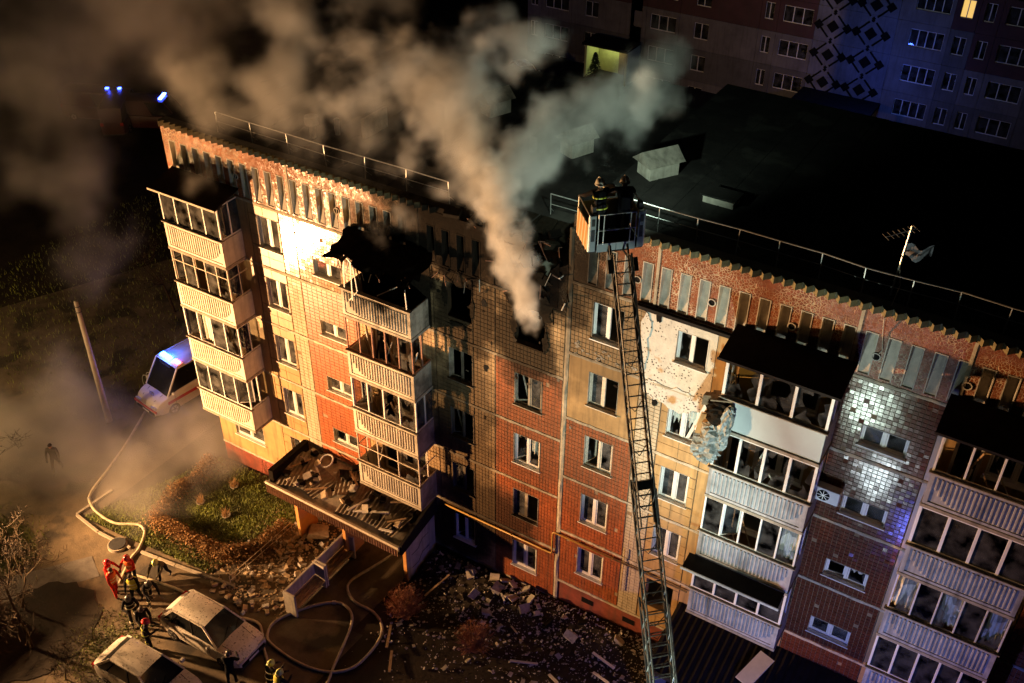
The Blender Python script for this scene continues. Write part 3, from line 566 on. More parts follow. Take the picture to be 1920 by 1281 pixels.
# ------------------------------------------------------------------ balconies
YB = -1.09
rib_me = MB(); rib_me.loft([[(-.036, .0, 0), (-.022, -.036, .02), (.022, -.036, .02), (.036, .0, 0)], [(-.036, .0, 1), (-.022, -.036, .98), (.022, -.036, .98), (.036, .0, 1)]], True, True)
RIB = {}
def rib_mesh(m):
    if m not in RIB: RIB[m] = rib_me.mesh('rib', mt[m])
    return RIB[m]
def balcony(s, k, x0, x1, pm='parapet', curve='R', ribs=True, joined=False, glz=None, flat=None, canopy=False, seed=0, slabm='slab', zoff=0):
    r = random.Random(seed+k*31); zt = wtop(s, k)-.987; zb = wtop(s, k)-2.131
    b = MB(); b.box(x0-.03, x1+.03, YB-.05, .0, zb-.12, zb); bo = b.build('balcony', mt[slabm], bld, bevel=.015)
    P = MB(); P.box(x0, x1, YB, YB+.06, zb+.001, zt); par = P.build('front_parapet', mt[flat or pm], bo, bevel=.01)
    # raised border round the ribbed field
    if ribs:
        F = MB(); F.box(x0, x1, YB-.028, YB-.001, zt-.1, zt); F.box(x0, x1, YB-.028, YB-.001, zb+.002, zb+.1); F.box(x0, x0+.13, YB-.028, YB-.001, zb+.1, zt-.1); F.box(x1-.13, x1, YB-.028, YB-.001, zb+.1, zt-.1); F.build('parapet_border', mt[pm], bo)
        n = int((x1-x0-.42)/.125); a0 = x0+.21+((x1-x0-.42)-n*.125)/2; top = zt-.14; bot = zb+.13; rad = .62
        jm = MB()
        for i in range(n+1):
            x = a0+i*.125; dist = (x1-.15-x) if curve == 'R' else (x-x0-.15); lo = bot
            if dist < rad+.2: lo = bot+ (top-bot)*.92*(1-math.sqrt(max(0, 1-((rad+.2-dist)/(rad+.2))**2)))
            if top-lo < .1: continue
            if joined:
                jm.v += []; n0 = len(jm.v); jm.v += [(v[0]+x, v[1]+YB, lo+v[2]*(top-lo)) for v in rib_me.v]; jm.f += [tuple(n0+c for c in f) for f in rib_me.f]; jm.m += [0]*len(rib_me.f)
            else: inst('rib', rib_mesh(pm), (x, YB, lo), bo, None, (1, 1, top-lo))
        if joined: jm.build('ribs', mt[pm], bo, kind='stuff')
    for xx in (x0, x1-.06): MB().box(xx, xx+.06, YB+.061, -.002, zb+.001, zt).build('side_parapet', mt[flat or pm], bo, bevel=.008)
    R2 = MB(); R2.box(x0-.06, x1+.06, YB-.09, YB+.1, zt+.001, zt+.035); R2.build('ledge', mt[slabm], bo)
    if canopy:
        ch = canopy; z = wtop(s, 5)+.55; y0 = YB-.28
        C = MB(); C.hexa([(x0-.2, y0, z-.06), (x1+.2, y0, z-.06), (x1+.2, -.005, z+.3), (x0-.2, -.005, z+.3), (x0-.2, y0, z), (x1+.2, y0, z), (x1+.2, -.005, z+.36), (x0-.2, -.005, z+.36)])
        C.build('canopy', mt['canopy'], bo)
        E = MB(); E.box(x0-.22, x1+.22, y0-.02, y0-.002, z-.07, z+.01); E.build('canopy_fascia', mt['canopy'] if ch == 2 else mt['frame_old'], bo)
    if glz:
        glazing(bo, x0, x1, zt+.036, (wtop(s, k)+.50 if canopy else wtop(s, k)+FH-2.131-.125), r, **glz)
    return bo
def glazing(bo, x0, x1, z0, z1, r, n=4, fm='frame', panes='gggg', side='g', w=.06, mid=None, curt=(), clutter=0, dark=False):
    y = YB+.03; F = MB(); f = mt[fm]
    xs = [x0+.03+(x1-x0-.06)*i/n for i in range(n+1)]
    for x in xs: F.box(x-w/2, x+w/2, y-.03, y+.03, z0, z1)
    for i in range(n):
        F.box(xs[i]+w/2, xs[i+1]-w/2, y-.025, y+.025, z0, z0+w*.8); F.box(xs[i]+w/2, xs[i+1]-w/2, y-.025, y+.025, z1-w*.8, z1)
        if mid: F.box(xs[i]+w/2, xs[i+1]-w/2, y-.02, y+.02, z0+(z1-z0)*mid-.02, z0+(z1-z0)*mid+.02)
    for x in (x0+.03, x1-.03):
        F.box(x-.025, x+.025, y+.03, -.01, z0, z0+w*.8); F.box(x-.025, x+.025, y+.03, -.01, z1-w*.8, z1); F.box(x-.028, x+.028, -.5-w/2, -.5+w/2, z0+w*.8, z1-w*.8)
        if mid: F.box(x-.02, x+.02, y+.03, -.01, z0+(z1-z0)*mid-.02, z0+(z1-z0)*mid+.02)
    F.build('glazing_frame', f, bo, bevel=.006)
    g = mt['glass_dark'] if dark else mt['glass']
    for i in range(n):
        p = panes[i % len(panes)]; a, b = xs[i]+w/2, xs[i+1]-w/2; c, d = z0+w*.8, z1-w*.8
        if p == 'g': MB().box(a, b, y-.004, y+.004, c, d).build('pane', g, bo)
        elif p == 'b': m = MB(); shards(m, a, b, c, d, y, r, .55); m.build('glass_shard', g, bo)
        elif p in 'oh':
            m = sash_mesh(b-a, d-c, .045); o = m.build('open_sash', f, bo); an = r.uniform(.5, 1.1) if p == 'o' else .3
            T = Matrix.Translation((a, y, c)) @ Matrix.Rotation(an, 4, 'Z') @ Matrix.Rotation(.15 if p == 'h' else 0, 4, 'Y'); o.data.transform(T)
            m = MB(); m.box(.04, b-a-.04, .016, .022, .04, d-c-.04); o2 = m.build('pane', g, bo); o2.data.transform(T)
        if i in curt: curtain(bo, a, b, c+.05, d, y+.14, r, mt['curtain'])
    for x in (x0+.03, x1-.03):
        for ya, yb in ((y+.03, -.53), (-.47, -.02)):
            if side == 'g' or (side == 'm' and r.random() < .5): MB().box(x-.004, x+.004, ya, yb, z0+w*.8, z1-w*.8).build('pane', g, bo)
    for i in range(clutter):
        a = Vector((r.uniform(x0+.3, x1-.3), r.uniform(-.9, -.15), z0-1.0)); b = a+Vector((r.uniform(-.9, .9), r.uniform(-.2, .3), r.uniform(.9, 1.9)))
        b.x = min(max(b.x, x0+.15), x1-.15); b.y = min(max(b.y, -.95), -.1); b.z = min(b.z, z1-.1)
        MB().beam(a, b, r.uniform(.02, .1), r.uniform(.015, .05)).build('broken_batten', mt[r.choice(('wood', 'frame_old', 'frame_steel', 'charred'))], bo)
for k, g in ((5, dict(n=4, panes='gggg')), (4, dict(n=5, fm='frame_old', panes='ogxgb', mid=.68, side='m', w=.055, clutter=2)), (3, dict(n=4, fm='frame', panes='oogb', side='m', curt=(1,), w=.055, clutter=1)), (2, dict(n=4, fm='frame', panes='gggo', side='x', curt=(0, 1, 2), w=.055, clutter=1))):
    balcony('L', k, -15.65, -12.53, 'parapet', 'R', True, True, g, canopy=1 if k == 5 else False, seed=100)
for k, g in ((5, None), (4, dict(n=5, fm='frame_rust', panes='xxxxb', side='x', w=.05, clutter=9)), (3, dict(n=4, fm='frame', panes='oxbb', side='m', clutter=5)), (2, dict(n=3, fm='frame_old', panes='xxb', side='x', w=.04, mid=.55, clutter=4))):
    bo = balcony('L', k, -6.7, -3.62, 'parapet_soot', 'L', True, False, g, seed=200)
    if k == 5:
        z = wtop('L', 5); r = random.Random(2)
        rc = random.Random(31); nx_, ny_ = 14, 6; G_ = {}
        for i in range(nx_+1):
            for k2 in range(ny_+1):
                u, v2 = i/nx_, k2/ny_; jag = rc.uniform(-.14, .14) if k2 == 0 else 0; G_[i, k2] = (-7.0+3.75*u+(rc.uniform(-.12, .12) if i in (0, nx_) else 0), -1.4+jag+1.38*v2, z+.42-.16*u*(1-v2)+.52*v2+rc.uniform(-.045, .045)-.25*max(0, u-.75)*(1-v2)*2)
        C = MB()
        for i in range(nx_):
            for k2 in range(ny_):
                if (k2 == 0 and i in (3, 9, 10, 13)) or (i == 13 and k2 < 2): continue
                q4 = [G_[i, k2], G_[i+1, k2], G_[i+1, k2+1], G_[i, k2+1]]; C.quad(*q4); C.quad(*[(a_, b_, c_-.05) for a_, b_, c_ in reversed(q4)])
        C.build('burnt_canopy', mt['charred'], bo)
        for i in range(12):
            a_ = Vector((rc.uniform(-6.9, -3.4), rc.uniform(-1.4, -.9), z+.4)); MB().beam(a_, a_+Vector((rc.uniform(-.3, .3), rc.uniform(-.15, .1), rc.uniform(-.7, -.2))), .03, .02).build('hanging_strip', mt[rc.choice(('charred', 'charred', 'frame_rust'))], bo)
        MB().box(-6.66, -3.66, -1.0, -.9, z-2.1, z-1.2).build('charred_board', mt['charred'], bo)
        for a, b in (((-6.5, -1.12, z-.95), (-6.35, -1.15, z+.5)), ((-6.35, -1.15, z+.5), (-5.95, -1.2, z+.25)), ((-5.95, -1.2, z+.25), (-5.9, -1.12, z-1.0)), ((-6.1, -1.13, z+.32), (-6.1, -1.2, z-1.3)), ((-6.3, -1.14, z-1.4), (-5.9, -1.16, z-.9)), ((-3.75, -1.1, z-.9), (-3.85, -1.05, z+.2)), ((-5.2, -.9, z-.95), (-4.5, -.6, z-.5)), ((-6.7, -.9, z-.9), (-6.5, -.6, z+.3))):
            MB().beam(a, b, .035, .025).build('bent_frame_strip', mt['frame_steel'], bo)
        for i in range(16):
            x, y = r.uniform(-6.5, -3.8), r.uniform(-.9, -.1); s = r.uniform(.08, .25); q = Matrix.Rotation(r.uniform(0, 3), 3, Vector((r.random(), r.random(), r.random())).normalized())
            MB().obox((x, y, z-2.0+r.uniform(.1, .9)), q @ Vector((s, 0, 0)), q @ Vector((0, s*.5, 0)), q @ Vector((0, 0, s*.3))).build('burnt_lump', mt['charred'], bo)
R1 = {5: dict(n=3, fm='frame', panes='bbb', side='g', w=.09, clutter=3, dark=True), 4: dict(n=4, fm='frame', panes='xbbb', side='g', w=.09, clutter=6, dark=True), 3: dict(n=5, fm='frame', panes='goxgb', side='m', curt=(0, 3, 4), w=.06, clutter=4, dark=True), 2: dict(n=4, fm='frame', panes='gggg', side='g', w=.08, dark=True)}
mt['bluegrey'] = M('blue_grey_sheet', (.42, .47, .46), .5, .06, 1.5, dirt=None)  # blue-grey sheet, pushed bluer to paint in shade from the warm lamps
for k in (5, 4, 3, 2):
    bo = balcony('R', k, 7.80, 10.97, 'parapet_grey', 'R', k != 5, False, R1[k], flat='bluegrey' if k == 5 else None, canopy=2 if k == 5 else False, seed=300)
    if k == 2:
        z = wtop('R', 2)+FH-2.131
        MB().hexa([(7.6, -1.75, z-.18), (10.9, -1.75, z-.18), (10.9, -1.16, z-.02), (7.6, -1.16, z-.02), (7.6, -1.75, z-.15), (10.9, -1.75, z-.15), (10.9, -1.16, z+.01), (7.6, -1.16, z+.01)]).build('awning', mt['canopy'], bo)
        MB().box(7.56, 10.94, -1.79, -1.752, z-.21, z-.12).build('awning_edge', mt['metal'], bo)
R2d = {5: dict(n=4, fm='frame', panes='xxxx', side='x', w=.06, clutter=4, dark=True), 4: dict(n=4, fm='frame', panes='gggg', side='g', w=.09, dark=True, clutter=2), 3: dict(n=5, fm='frame_steel', panes='bgbgb', side='x', w=.05, curt=(0, 2, 4), dark=True), 2: dict(n=5, fm='frame', panes='ggggg', side='g', w=.07, dark=True)}
for k in (5, 4, 3, 2):
    balcony('R', k, 13.88, 17.1, 'parapet_grey', 'L', True, False, R2d[k], canopy=2 if k == 5 else False, seed=400)
# ------------------------------------------------------------------ fixings on the facade
def pipe(pts, rad, name, m, n=8): q = MB(); q.tube(pts, rad, n); return q.build(name, m, bld, smooth=True)
yl = band('L', 1)-.18; yr = band('R', 1)-.18
pipe([(-3.2, -.09, yl), (1.75, -.09, yl), (1.83, -.1, yl+.04), (1.85, -.1, yl+.12), (1.85, -.1, yr-.1), (1.88, -.1, yr-.03), (1.96, -.1, yr), (7.4, -.09, yr)], .035, 'gas_pipe', mt['yellow'])
pipe([(4.85, -.08, yr-1.5), (4.85, -.08, yr+.75)], .018, 'gas_riser', mt['yellow'])
for x in (-2, 0, 1.4): MB().box(x-.02, x+.02, -.12, .0, yl-.05, yl+.05).build('pipe_bracket', mt['yellow'], bld)
for x in (3, 4.4, 5.9): MB().box(x-.02, x+.02, -.12, .0, yr-.05, yr+.05).build('pipe_bracket', mt['yellow'], bld)
pipe([(-9.3, -.05, 3.55), (-6.8, -.05, 3.5)], .03, 'service_pipe', mt['frame_rust']); pipe([(-9.3, -.05, 3.35), (-6.8, -.05, 3.3)], .03, 'service_pipe', mt['frame_rust'])
# ------------------------------------------------------------------ ground
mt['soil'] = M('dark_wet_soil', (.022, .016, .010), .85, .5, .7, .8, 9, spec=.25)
mt['asphalt'] = M('asphalt', (.085, .066, .045), .9, .5, .8, .8, 14, dirt=((.03, .024, .016), .55, .54))
mt['dirt'] = M('trodden_dirt', (.105, .078, .046), .9, .5, .8, .8, 14, dirt=((.03, .024, .016), .55, .52))
mt['lawn'] = M('lawn_soil', (.06, .055, .022), .95, .4, 2, .8, 12)
mt['grass'] = M('grass_blade', (.125, .15, .022), .7, .75, .8)
mt['hedge'] = M('brown_hedge_leaf', (.19, .10, .03), .8, .5, 2.5)
mt['twig'] = M('bare_twig', (.04, .026, .013), .85, .4, 5, spec=.12)
mt['kerb'] = M('kerb_concrete', (.26, .23, .18), .85, .25, 4, .4, 30)
mt['brick'] = M('broken_pale_brick', (.40, .31, .2), .9, .3, 9, .4, 40)
mt['brick2'] = M('broken_grey_brick', (.34, .31, .27), .9, .3, 9, .4, 40)
def sheet(name, poly_fn, nx, ny, m, dz):
    mb = MB()
    for i in range(nx):
        for j in range(ny):
            q = [poly_fn(a/nx, b/ny) for a, b in ((i, j), (i+1, j), (i+1, j+1), (i, j+1))]
            mb.quad(*[(p[0], p[1], ground(*p)+dz) for p in q])
    bm = bmesh.new(); me = mb.mesh(name, m); bm.from_mesh(me); bmesh.ops.remove_doubles(bm, verts=bm.verts, dist=1e-4); bm.to_mesh(me); bm.free()
    me.polygons.foreach_set('use_smooth', [True]*len(me.polygons))
    o = bpy.data.objects.new(name, me); col.objects.link(o); o['kind'] = 'structure'; return o
def bil(a, b, c, d): return lambda u, v: tuple((a[k]*(1-u)+b[k]*u)*(1-v)+(d[k]*(1-u)+c[k]*u)*v for k in (0, 1))
sheet('ground', bil((-160, -60), (80, -60), (80, 200), (-160, 200)), 120, 130, mt['soil'], 0)
sheet('road', bil((-44, -14), (-18.5, -7.6), (-18.2, 16), (-30, 16)), 20, 24, mt['asphalt'], .006)
sheet('courtyard', bil((-44, -20), (-4.2, -16), (-3.7, -5.2), (-18.9, -6.4)), 24, 14, mt['dirt'], .009)
sheet('entrance_path', bil((-11.3, -6.0), (-4.3, -6.0), (-3.95, -.1), (-9.7, -.1)), 12, 10, mt['dirt'], .012)
sheet('garden_bed', bil((-18.6, -6.2), (-11.4, -5.8), (-9.75, -.1), (-16.5, -.1)), 14, 12, mt['lawn'], .015)

def blob_sheet(name, c, rx, ry, m, dz, seed, n=40, jag=.12):
    q = random.Random(seed); mb = MB(); ring = [(c[0]+rx*(1-q.random()*jag)*math.cos(2*math.pi*i/n), c[1]+ry*(1-q.random()*jag)*math.sin(2*math.pi*i/n)) for i in range(n)]
    for i in range(n):
        a, b = ring[i], ring[(i+1) % n]; mb.quad((c[0], c[1], ground(*c)+dz), (a[0], a[1], ground(*a)+dz), (b[0], b[1], ground(*b)+dz))
    o = mb.build(name, m, None); o['kind'] = 'structure'; return o
blob_sheet('shade_patch', (-15.3, -11.6), 2.5, 2.7, mt['soil'], .035, 4)  # dark patch paints the shadow lying on this ground
mt['paving'] = M('pale_paving', (.11, .10, .09), .85, .3, 3, .4, 20)
sheet('walkway', bil((-21.5, -14.2), (-20.2, -14.9), (-15.4, -8.35), (-16.6, -7.75)), 3, 14, mt['paving'], .03)
blob_sheet('verge', (-20.6, -9.6), 2.2, 1.6, mt['lawn'], .03, 6)
# ------------------------------------------------------------------ people
def skin_mesh(J, E, rad, root):
    names = list(J); me = bpy.data.meshes.new('tmp'); me.from_pydata([J[n] for n in names], [(names.index(a), names.index(b)) for a, b in E], [])
    o = bpy.data.objects.new('tmp', me); col.objects.link(o); o.modifiers.new('s', 'SKIN')
    for i, n in enumerate(names):
        sv = me.skin_vertices[0].data[i]; q = rad.get(n, .05); sv.radius = (q, q) if not isinstance(q, tuple) else q; sv.use_root = (n == root)
    ss = o.modifiers.new('u', 'SUBSURF'); ss.levels = 1; ss.render_levels = 1
    dg = bpy.context.evaluated_depsgraph_get(); out = bpy.data.meshes.new_from_object(o.evaluated_get(dg)); bpy.data.objects.remove(o); bpy.data.meshes.remove(me); return out
cloth = {}
def cm(name, c, rough=.85, **k):
    if name not in cloth: cloth[name] = M(name, c, rough, .25, 14, .3, 60, spec=.12, **k)
    return cloth[name]
BLACK = ('black_turnout_cloth', (.012, .012, .014)); RED = ('red_rescue_cloth', (.42, .02, .015)); NAVY = ('navy_cloth', (.02, .022, .035)); OLIVE = ('khaki_cloth', (.10, .085, .05)); GREYC = ('grey_camouflage_cloth', (.12, .11, .09))
skin_m = M('skin', (.42, .25, .17), .55, .1, 9); boot_m = M('boot_leather', (.015, .013, .012), .5, .2, 9)
REFL = M('reflective_tape', (.75, .75, .62), .35, .05, 9); REFLY = M('yellow_reflective_tape', (.6, .68, .06), .4, .05, 9)
def ringband(mb, c, rx, ry, h, n=14, t=.006):
    mb.loft([[(c[0]+(rx+tt)*math.cos(2*math.pi*j/n), c[1]+(ry+tt)*math.sin(2*math.pi*j/n), c[2]+dz) for j in range(n)] for tt, dz in ((0, -h/2), (t, -h/2), (t, h/2), (0, h/2))], True, False)
def person(label, loc, rz, jacket=BLACK, trousers=None, lean=0, arms=((-.30, .10, -.22, -.28, .28, -.42), (.30, .10, -.22, .28, .28, -.42)), stride=.0, crouch=0, helmet=None, vest=None, bands=None, group=None, hair=None, turn=0):
    trousers = trousers or jacket; th = lean
    rot = Matrix.Translation((0, 0, .94-crouch)) @ Matrix.Rotation(-th, 4, 'X') @ Matrix.Translation((0, 0, -.94))
    U = lambda p: tuple(rot @ Vector(p)); J = {}; E = []; R = {}; part = {}
    def j(n, p, r, par=None, pt='t'): 
        J[n] = p; R[n] = r
        if par: E.append((par, n)); part[(par, n)] = pt
    j('pelvis', (0, 0, .94-crouch), (.155, .12)); j('spine', U((0, .0, 1.15)), (.15, .115), 'pelvis'); j('chest', U((0, .0, 1.36)), (.17, .125), 'spine'); j('neck', U((0, 0, 1.52)), .06, 'chest', 'h')
    j('head', U((.0+.02*math.sin(turn), .02, 1.63)), (.085, .095), 'neck', 'h'); j('crown', U((0, .02, 1.72)), (.07, .08), 'head', 'h'); j('nose', U((.11*math.sin(turn), .02+.11*math.cos(turn), 1.62)), .018, 'head', 'h')
    for k, (sx, A) in enumerate(((-1, arms[0]), (1, arms[1]))):
        s = Vector(U((sx*.2, 0, 1.45))); e = s+Vector((A[0]-sx*.2, A[1], A[2])); h = s+Vector((A[3]-sx*.2, A[4], A[5]))
        d = (h-e).normalized(); e = s+(e-s).normalized()*.30; h = e+d*.26
        j(f'sh{k}', tuple(s), .078, 'chest'); j(f'el{k}', tuple(e), .06, f'sh{k}'); j(f'wr{k}', tuple(h), .042, f'el{k}'); pm = h+d*.075; j(f'pa{k}', tuple(pm), (.042, .026), f'wr{k}', 'g')
        side = d.cross(Vector((0, 0, 1))); side = side.normalized() if side.length > .1 else Vector((1, 0, 0)); dn = side.cross(d)
        for q, (off, ln) in enumerate(((-.03, .075), (-.01, .09), (.012, .082), (.032, .062))):
            a = pm+side*off+d*.03; b2 = a+d*ln*.5-dn*.012; c2 = b2+d*ln*.35-dn*.035; j(f'fa{k}{q}', tuple(b2), .0095, f'pa{k}', 'g'); j(f'fb{k}{q}', tuple(c2), .008, f'fa{k}{q}', 'g')
        t1 = h+d*.03+side*.05; j(f'th{k}', tuple(t1), .011, f'pa{k}', 'g'); j(f'tj{k}', tuple(t1+d*.04), .009, f'th{k}', 'g')
        fx = sx*.1; st = stride*sx; j(f'hip{k}', (fx, 0, .88-crouch), .1, 'pelvis', 'l'); j(f'kn{k}', (fx*1.15, st*.5+.04+crouch*.55, .5-crouch*.55), .07, f'hip{k}', 'l'); j(f'an{k}', (fx*1.15, st-.02, .1), .055, f'kn{k}', 'l'); j(f'to{k}', (fx*1.25, st+.15, .05), (.045, .04), f'an{k}', 'b')
    me = skin_mesh(J, E, R, 'pelvis'); me.name = 'person_body'
    for m in (cm(*jacket), cm(*trousers), skin_m, boot_m, cm('work_glove', (.05, .045, .04))): me.materials.append(m)
    segs = [(Vector(J[a]), Vector(J[b]), part[(a, b)]) for a, b in E]; idx = {'t': 0, 'l': 1, 'h': 2, 'b': 3, 'g': 4}; mi = []
    for p in me.polygons:
        c = p.center; best = None
        for a, b, t in segs:
            d = b-a; u = max(0, min(1, (c-a).dot(d)/max(d.length_squared, 1e-9))); q = (a+d*u-c).length-{'t': .05, 'l': .03}.get(t, 0)
            if best is None or q < best[0]: best = (q, t)
        mi.append(idx[best[1]])
    me.polygons.foreach_set('material_index', mi); me.polygons.foreach_set('use_smooth', [True]*len(mi))
    e = empty('person', loc, rz); tag(e, label, 'person', group)
    T = e.matrix_world.copy()
    def add(name, mesh_or_mb, m=None, mat4=None):
        me2 = mesh_or_mb if m is None else mesh_or_mb.mesh(name, m); o = bpy.data.objects.new(name, me2); col.objects.link(o); o.parent = e
        if mat4 is not None: me2.transform(mat4)
        if m is not None: me2.polygons.foreach_set('use_smooth', [True]*len(me2.polygons))
        return o
    add('body', me)
    if helmet:
        h = MB(); c = (0, .02, 1.66); n = 16
        prof = [(.148, -.045), (.15, -.03), (.128, -.02), (.126, .02), (.112, .07), (.075, .112), (.03, .13), (.004, .133)]
        h.loft([[(c[0]+r*math.cos(2*math.pi*q/n)*.92, c[1]+r*math.sin(2*math.pi*q/n)*1.12, c[2]+z) for q in range(n)] for r, z in prof], True, True); add('helmet', h, helmet, rot)
        h = MB(); h.tube([(0, .02+.15*math.cos(t), 1.67+.138*math.sin(t)) for t in [math.pi*q/10 for q in range(11)]], .014, 6); add('helmet_comb', h, helmet, rot)
        h = MB(); h.loft([[(.118*math.cos(t), .02+.138*math.sin(t), z) for t in [math.pi*(.15+.7*q/8) for q in range(9)]] for z in (1.55, 1.62)], False, False); add('visor', h, mt['glass_dark'], rot)
    elif hair:
        h = MB(); h.sphere((0, .0, 1.665), (.1, .115, .1), 12, 8, -.3); add('hair', h, hair, rot)
    if vest:
        h = MB(); n = 18; h.loft([[(rx*math.cos(2*math.pi*q/n), ry*math.sin(2*math.pi*q/n), z) for q in range(n)] for rx, ry, z in ((.19, .155, .92), (.192, .155, 1.1), (.215, .168, 1.3), (.215, .16, 1.42), (.14, .11, 1.5))], True, False); add('vest', h, vest, rot)
        for z in (1.08, 1.25): h = MB(); ringband(h, (0, 0, z), .208, .166, .045, 18); add('vest_tape', h, REFL, rot)
    if bands:
        for z in (1.0, 1.3): h = MB(); ringband(h, (0, 0, z), .20, .16, .05, 18); add('reflective_band', h, bands, rot)
        for k in (0, 1):
            h = MB(); a, b = Vector(J[f'kn{k}']), Vector(J[f'an{k}']); p = a.lerp(b, .55); ringband(h, p, .075, .075, .05, 12); add('leg_tape', h, bands)
    return e
HW_ = M('white_helmet', (.75, .72, .62), .3, .05, 9); HR_ = M('red_helmet', (.5, .03, .03), .3, .05, 9); HY_ = M('lime_helmet', (.55, .6, .18), .3, .05, 9); HB_ = M('black_helmet', (.03, .03, .03), .3, .05, 9)
VO_ = M('orange_vest', (.8, .16, .03), .7, .1, 9); VY_ = M('yellow_vest', (.62, .58, .06), .7, .1, 9)
HAIR = M('dark_hair', (.03, .02, .012), .7, .2, 20)
def at(x, y): return (x, y, ground(x, y)+.012)
FACE = lambda dx, dy: math.atan2(-dx, dy)
A_DOWN = ((-.27, .06, -.26, -.27, .16, -.5), (.27, .06, -.26, .27, .16, -.5))
A_HOLD = ((-.3, .12, -.22, -.12, .42, -.2), (.3, .12, -.22, .12, .42, -.2))
A_REACH = ((-.26, .2, -.2, -.2, .5, -.25), (.26, .2, -.2, .2, .5, -.25))
person('rescuer in red overalls and red helmet holding the hose end', at(-14.35, -8.55), FACE(1, .5), RED, None, .15, A_HOLD, .1, 0, HR_)
person('rescuer in red overalls with wide orange vest, back to the floodlight', at(-13.85, -8.75), FACE(1, .2), RED, None, .1, A_DOWN, .1, 0, None, VO_, hair=HAIR)
person('rescuer in red with orange vest standing where the hose curves', at(-13.75, -7.85), FACE(.3, -1), RED, NAVY, .1, A_HOLD, 0, 0, HR_, VO_)
person('firefighter stooping alone by the kerb with a pale helmet', at(-12.85, -7.0), FACE(.4, -1), OLIVE, BLACK, .65, A_REACH, .25, .05, HY_)
person('firefighter in a yellow vest walking beside the dark group', at(-12.85, -8.5), FACE(.6, -1), BLACK, None, .1, A_DOWN, .2, 0, None, VY_, hair=HAIR)
person('firefighter in black bending next to the yellow vest', at(-12.4, -8.25), FACE(1, -.3), BLACK, None, .6, A_REACH, .2, .04, HB_, None, REFL)
person('firefighter in black with taped trousers at the middle of the row', at(-12.15, -9.3), FACE(1, -.6), BLACK, None, .25, A_HOLD, .25, 0, HB_, None, REFL)
person('firefighter in plain black leaning forward behind the row', at(-11.45, -9.35), FACE(1, -.5), BLACK, None, .45, A_REACH, .25, .03, None, None, None, hair=HAIR)
person('firefighter in black with a red helmet at the white car', at(-10.55, -9.95), FACE(.7, .7), BLACK, None, .15, A_HOLD, .1, 0, HR_, None, REFLY)
person('lone person in grey camouflage walking in the misty road', at(-22.2, -4.95), FACE(.6, -.8), GREYC, None, .05, A_DOWN, .3, 0, None, hair=HAIR)
person('firefighter in black with a black helmet by the car bonnet', at(-6.5, -9.55), FACE(-.5, .9), BLACK, None, .3, A_HOLD, .1, 0, HB_)
person('firefighter in a lime helmet next to the hose loop', at(-4.95, -9.05), FACE(.2, 1), BLACK, None, .2, A_HOLD, .1, 0, HY_, None, REFL)
person('firefighter in a lime helmet and yellow vest at the frame edge', at(-4.4, -9.2), FACE(.2, 1), BLACK, None, .2, A_HOLD, .1, 0, HY_, VY_)

# ------------------------------------------------------------------ turntable ladder and basket
Tt = Vector((5.18, -3.47, 20.47)); Bt = Vector((12.83, -11.32, 2.8)); dd = (Bt-Tt).normalized(); LL = (Bt-Tt).length
sd = Vector((-(-dd.y), -dd.x, 0)); sd = Vector((dd.y, -dd.x, 0)).normalized()
if sd.x < 0: sd = -sd
nn = sd.cross(dd).normalized()
if nn.z < 0: nn = -nn
lad = empty('turntable_ladder', tuple(Bt)); tag(lad, 'telescopic metal fire ladder leaning across the facade up to the roof', 'ladder')
lm = M('ladder_alloy', (.20, .20, .19), .38, .3, 12, metal=.55); lmd = M('ladder_dark', (.035, .035, .035), .45, .4, 12, metal=.5)
for si, (s0, s1, wd, off) in enumerate(((0, 7.4, .47, 0), (6.2, 12.2, .58, -.06), (9.4, 16.5, .72, -.13), (14, LL, .86, -.2))):
    base = Tt+nn*off; P = lambda s, x, h: base+dd*s+sd*x+nn*h
    b = MB(); b.beam(P(s0, -wd/2, 0), P(s1, -wd/2, 0), .05, .07, nn); sec = b.build('ladder_section', lmd, lad)
    b = MB(); b.beam(P(s0, wd/2, 0), P(s1, wd/2, 0), .05, .07, nn); b.build('side_rail', lmd, sec)
    hh = .30-.02*si
    for sx in (-1, 1):
        b = MB(); b.tube([P(s0+.25, sx*wd/2, hh), P(s1, sx*wd/2, hh)], .026, 6); b.build('hand_rail', lm, sec)
        b = MB(); n = int((s1-s0-.3)/.6)
        for i in range(n):
            a = s0+.25+i*.6; b.tube([P(a, sx*wd/2, .03), P(a+.3, sx*wd/2, hh), P(a+.6, sx*wd/2, .03)], .014, 5)
        b.build('lattice_bar', lm, sec)
    rg = MB(); rg.tube([sd*(-wd/2+.02), sd*(wd/2-.02)], .019, 6); rme = rg.mesh('rung', lm); i = 0; a = s0+.15
    while a < s1-.05:
        inst('rung', rme, P(a, 0, .02), sec); a += .295; i += 1
    for i in range(int((s1-s0)/1.2)):
        a = s0+.6+i*1.18; b = MB(); b.beam(P(a, -wd/2+.03, .0), P(a+.26, 0, .0), .018, .018, nn); b.beam(P(a+.26, 0, 0), P(a, wd/2-.03, 0), .018, .018, nn); b.build('cross_brace', lmd, sec)
for s0, s1, x in ((0.3, 9.5, .26), (.2, 7.0, -.21), (5.6, 12, .3)):
    b = MB(); b.tube([Tt+dd*(s0+(s1-s0)*t)+sd*(x+.02*math.sin(t*9))+nn*(.06-.1*t) for t in [i/10 for i in range(11)]], .022, 6); b.build('cable', lmd, lad)
for x in (-.33, .36):
    b = MB(); b.obox(Tt+dd*.55+sd*x+nn*.1, sd*.06, dd*.18, nn*.09); b.build('floodlight_housing', lmd, lad)
b = MB(); b.obox(Tt+dd*6.35+nn*.05, sd*.2, dd*.12, nn*.06); b.build('pulley_block', lmd, lad)
bv = Vector((-sd.y, sd.x, 0)); bu = sd; bz = Vector((0, 0, 1))
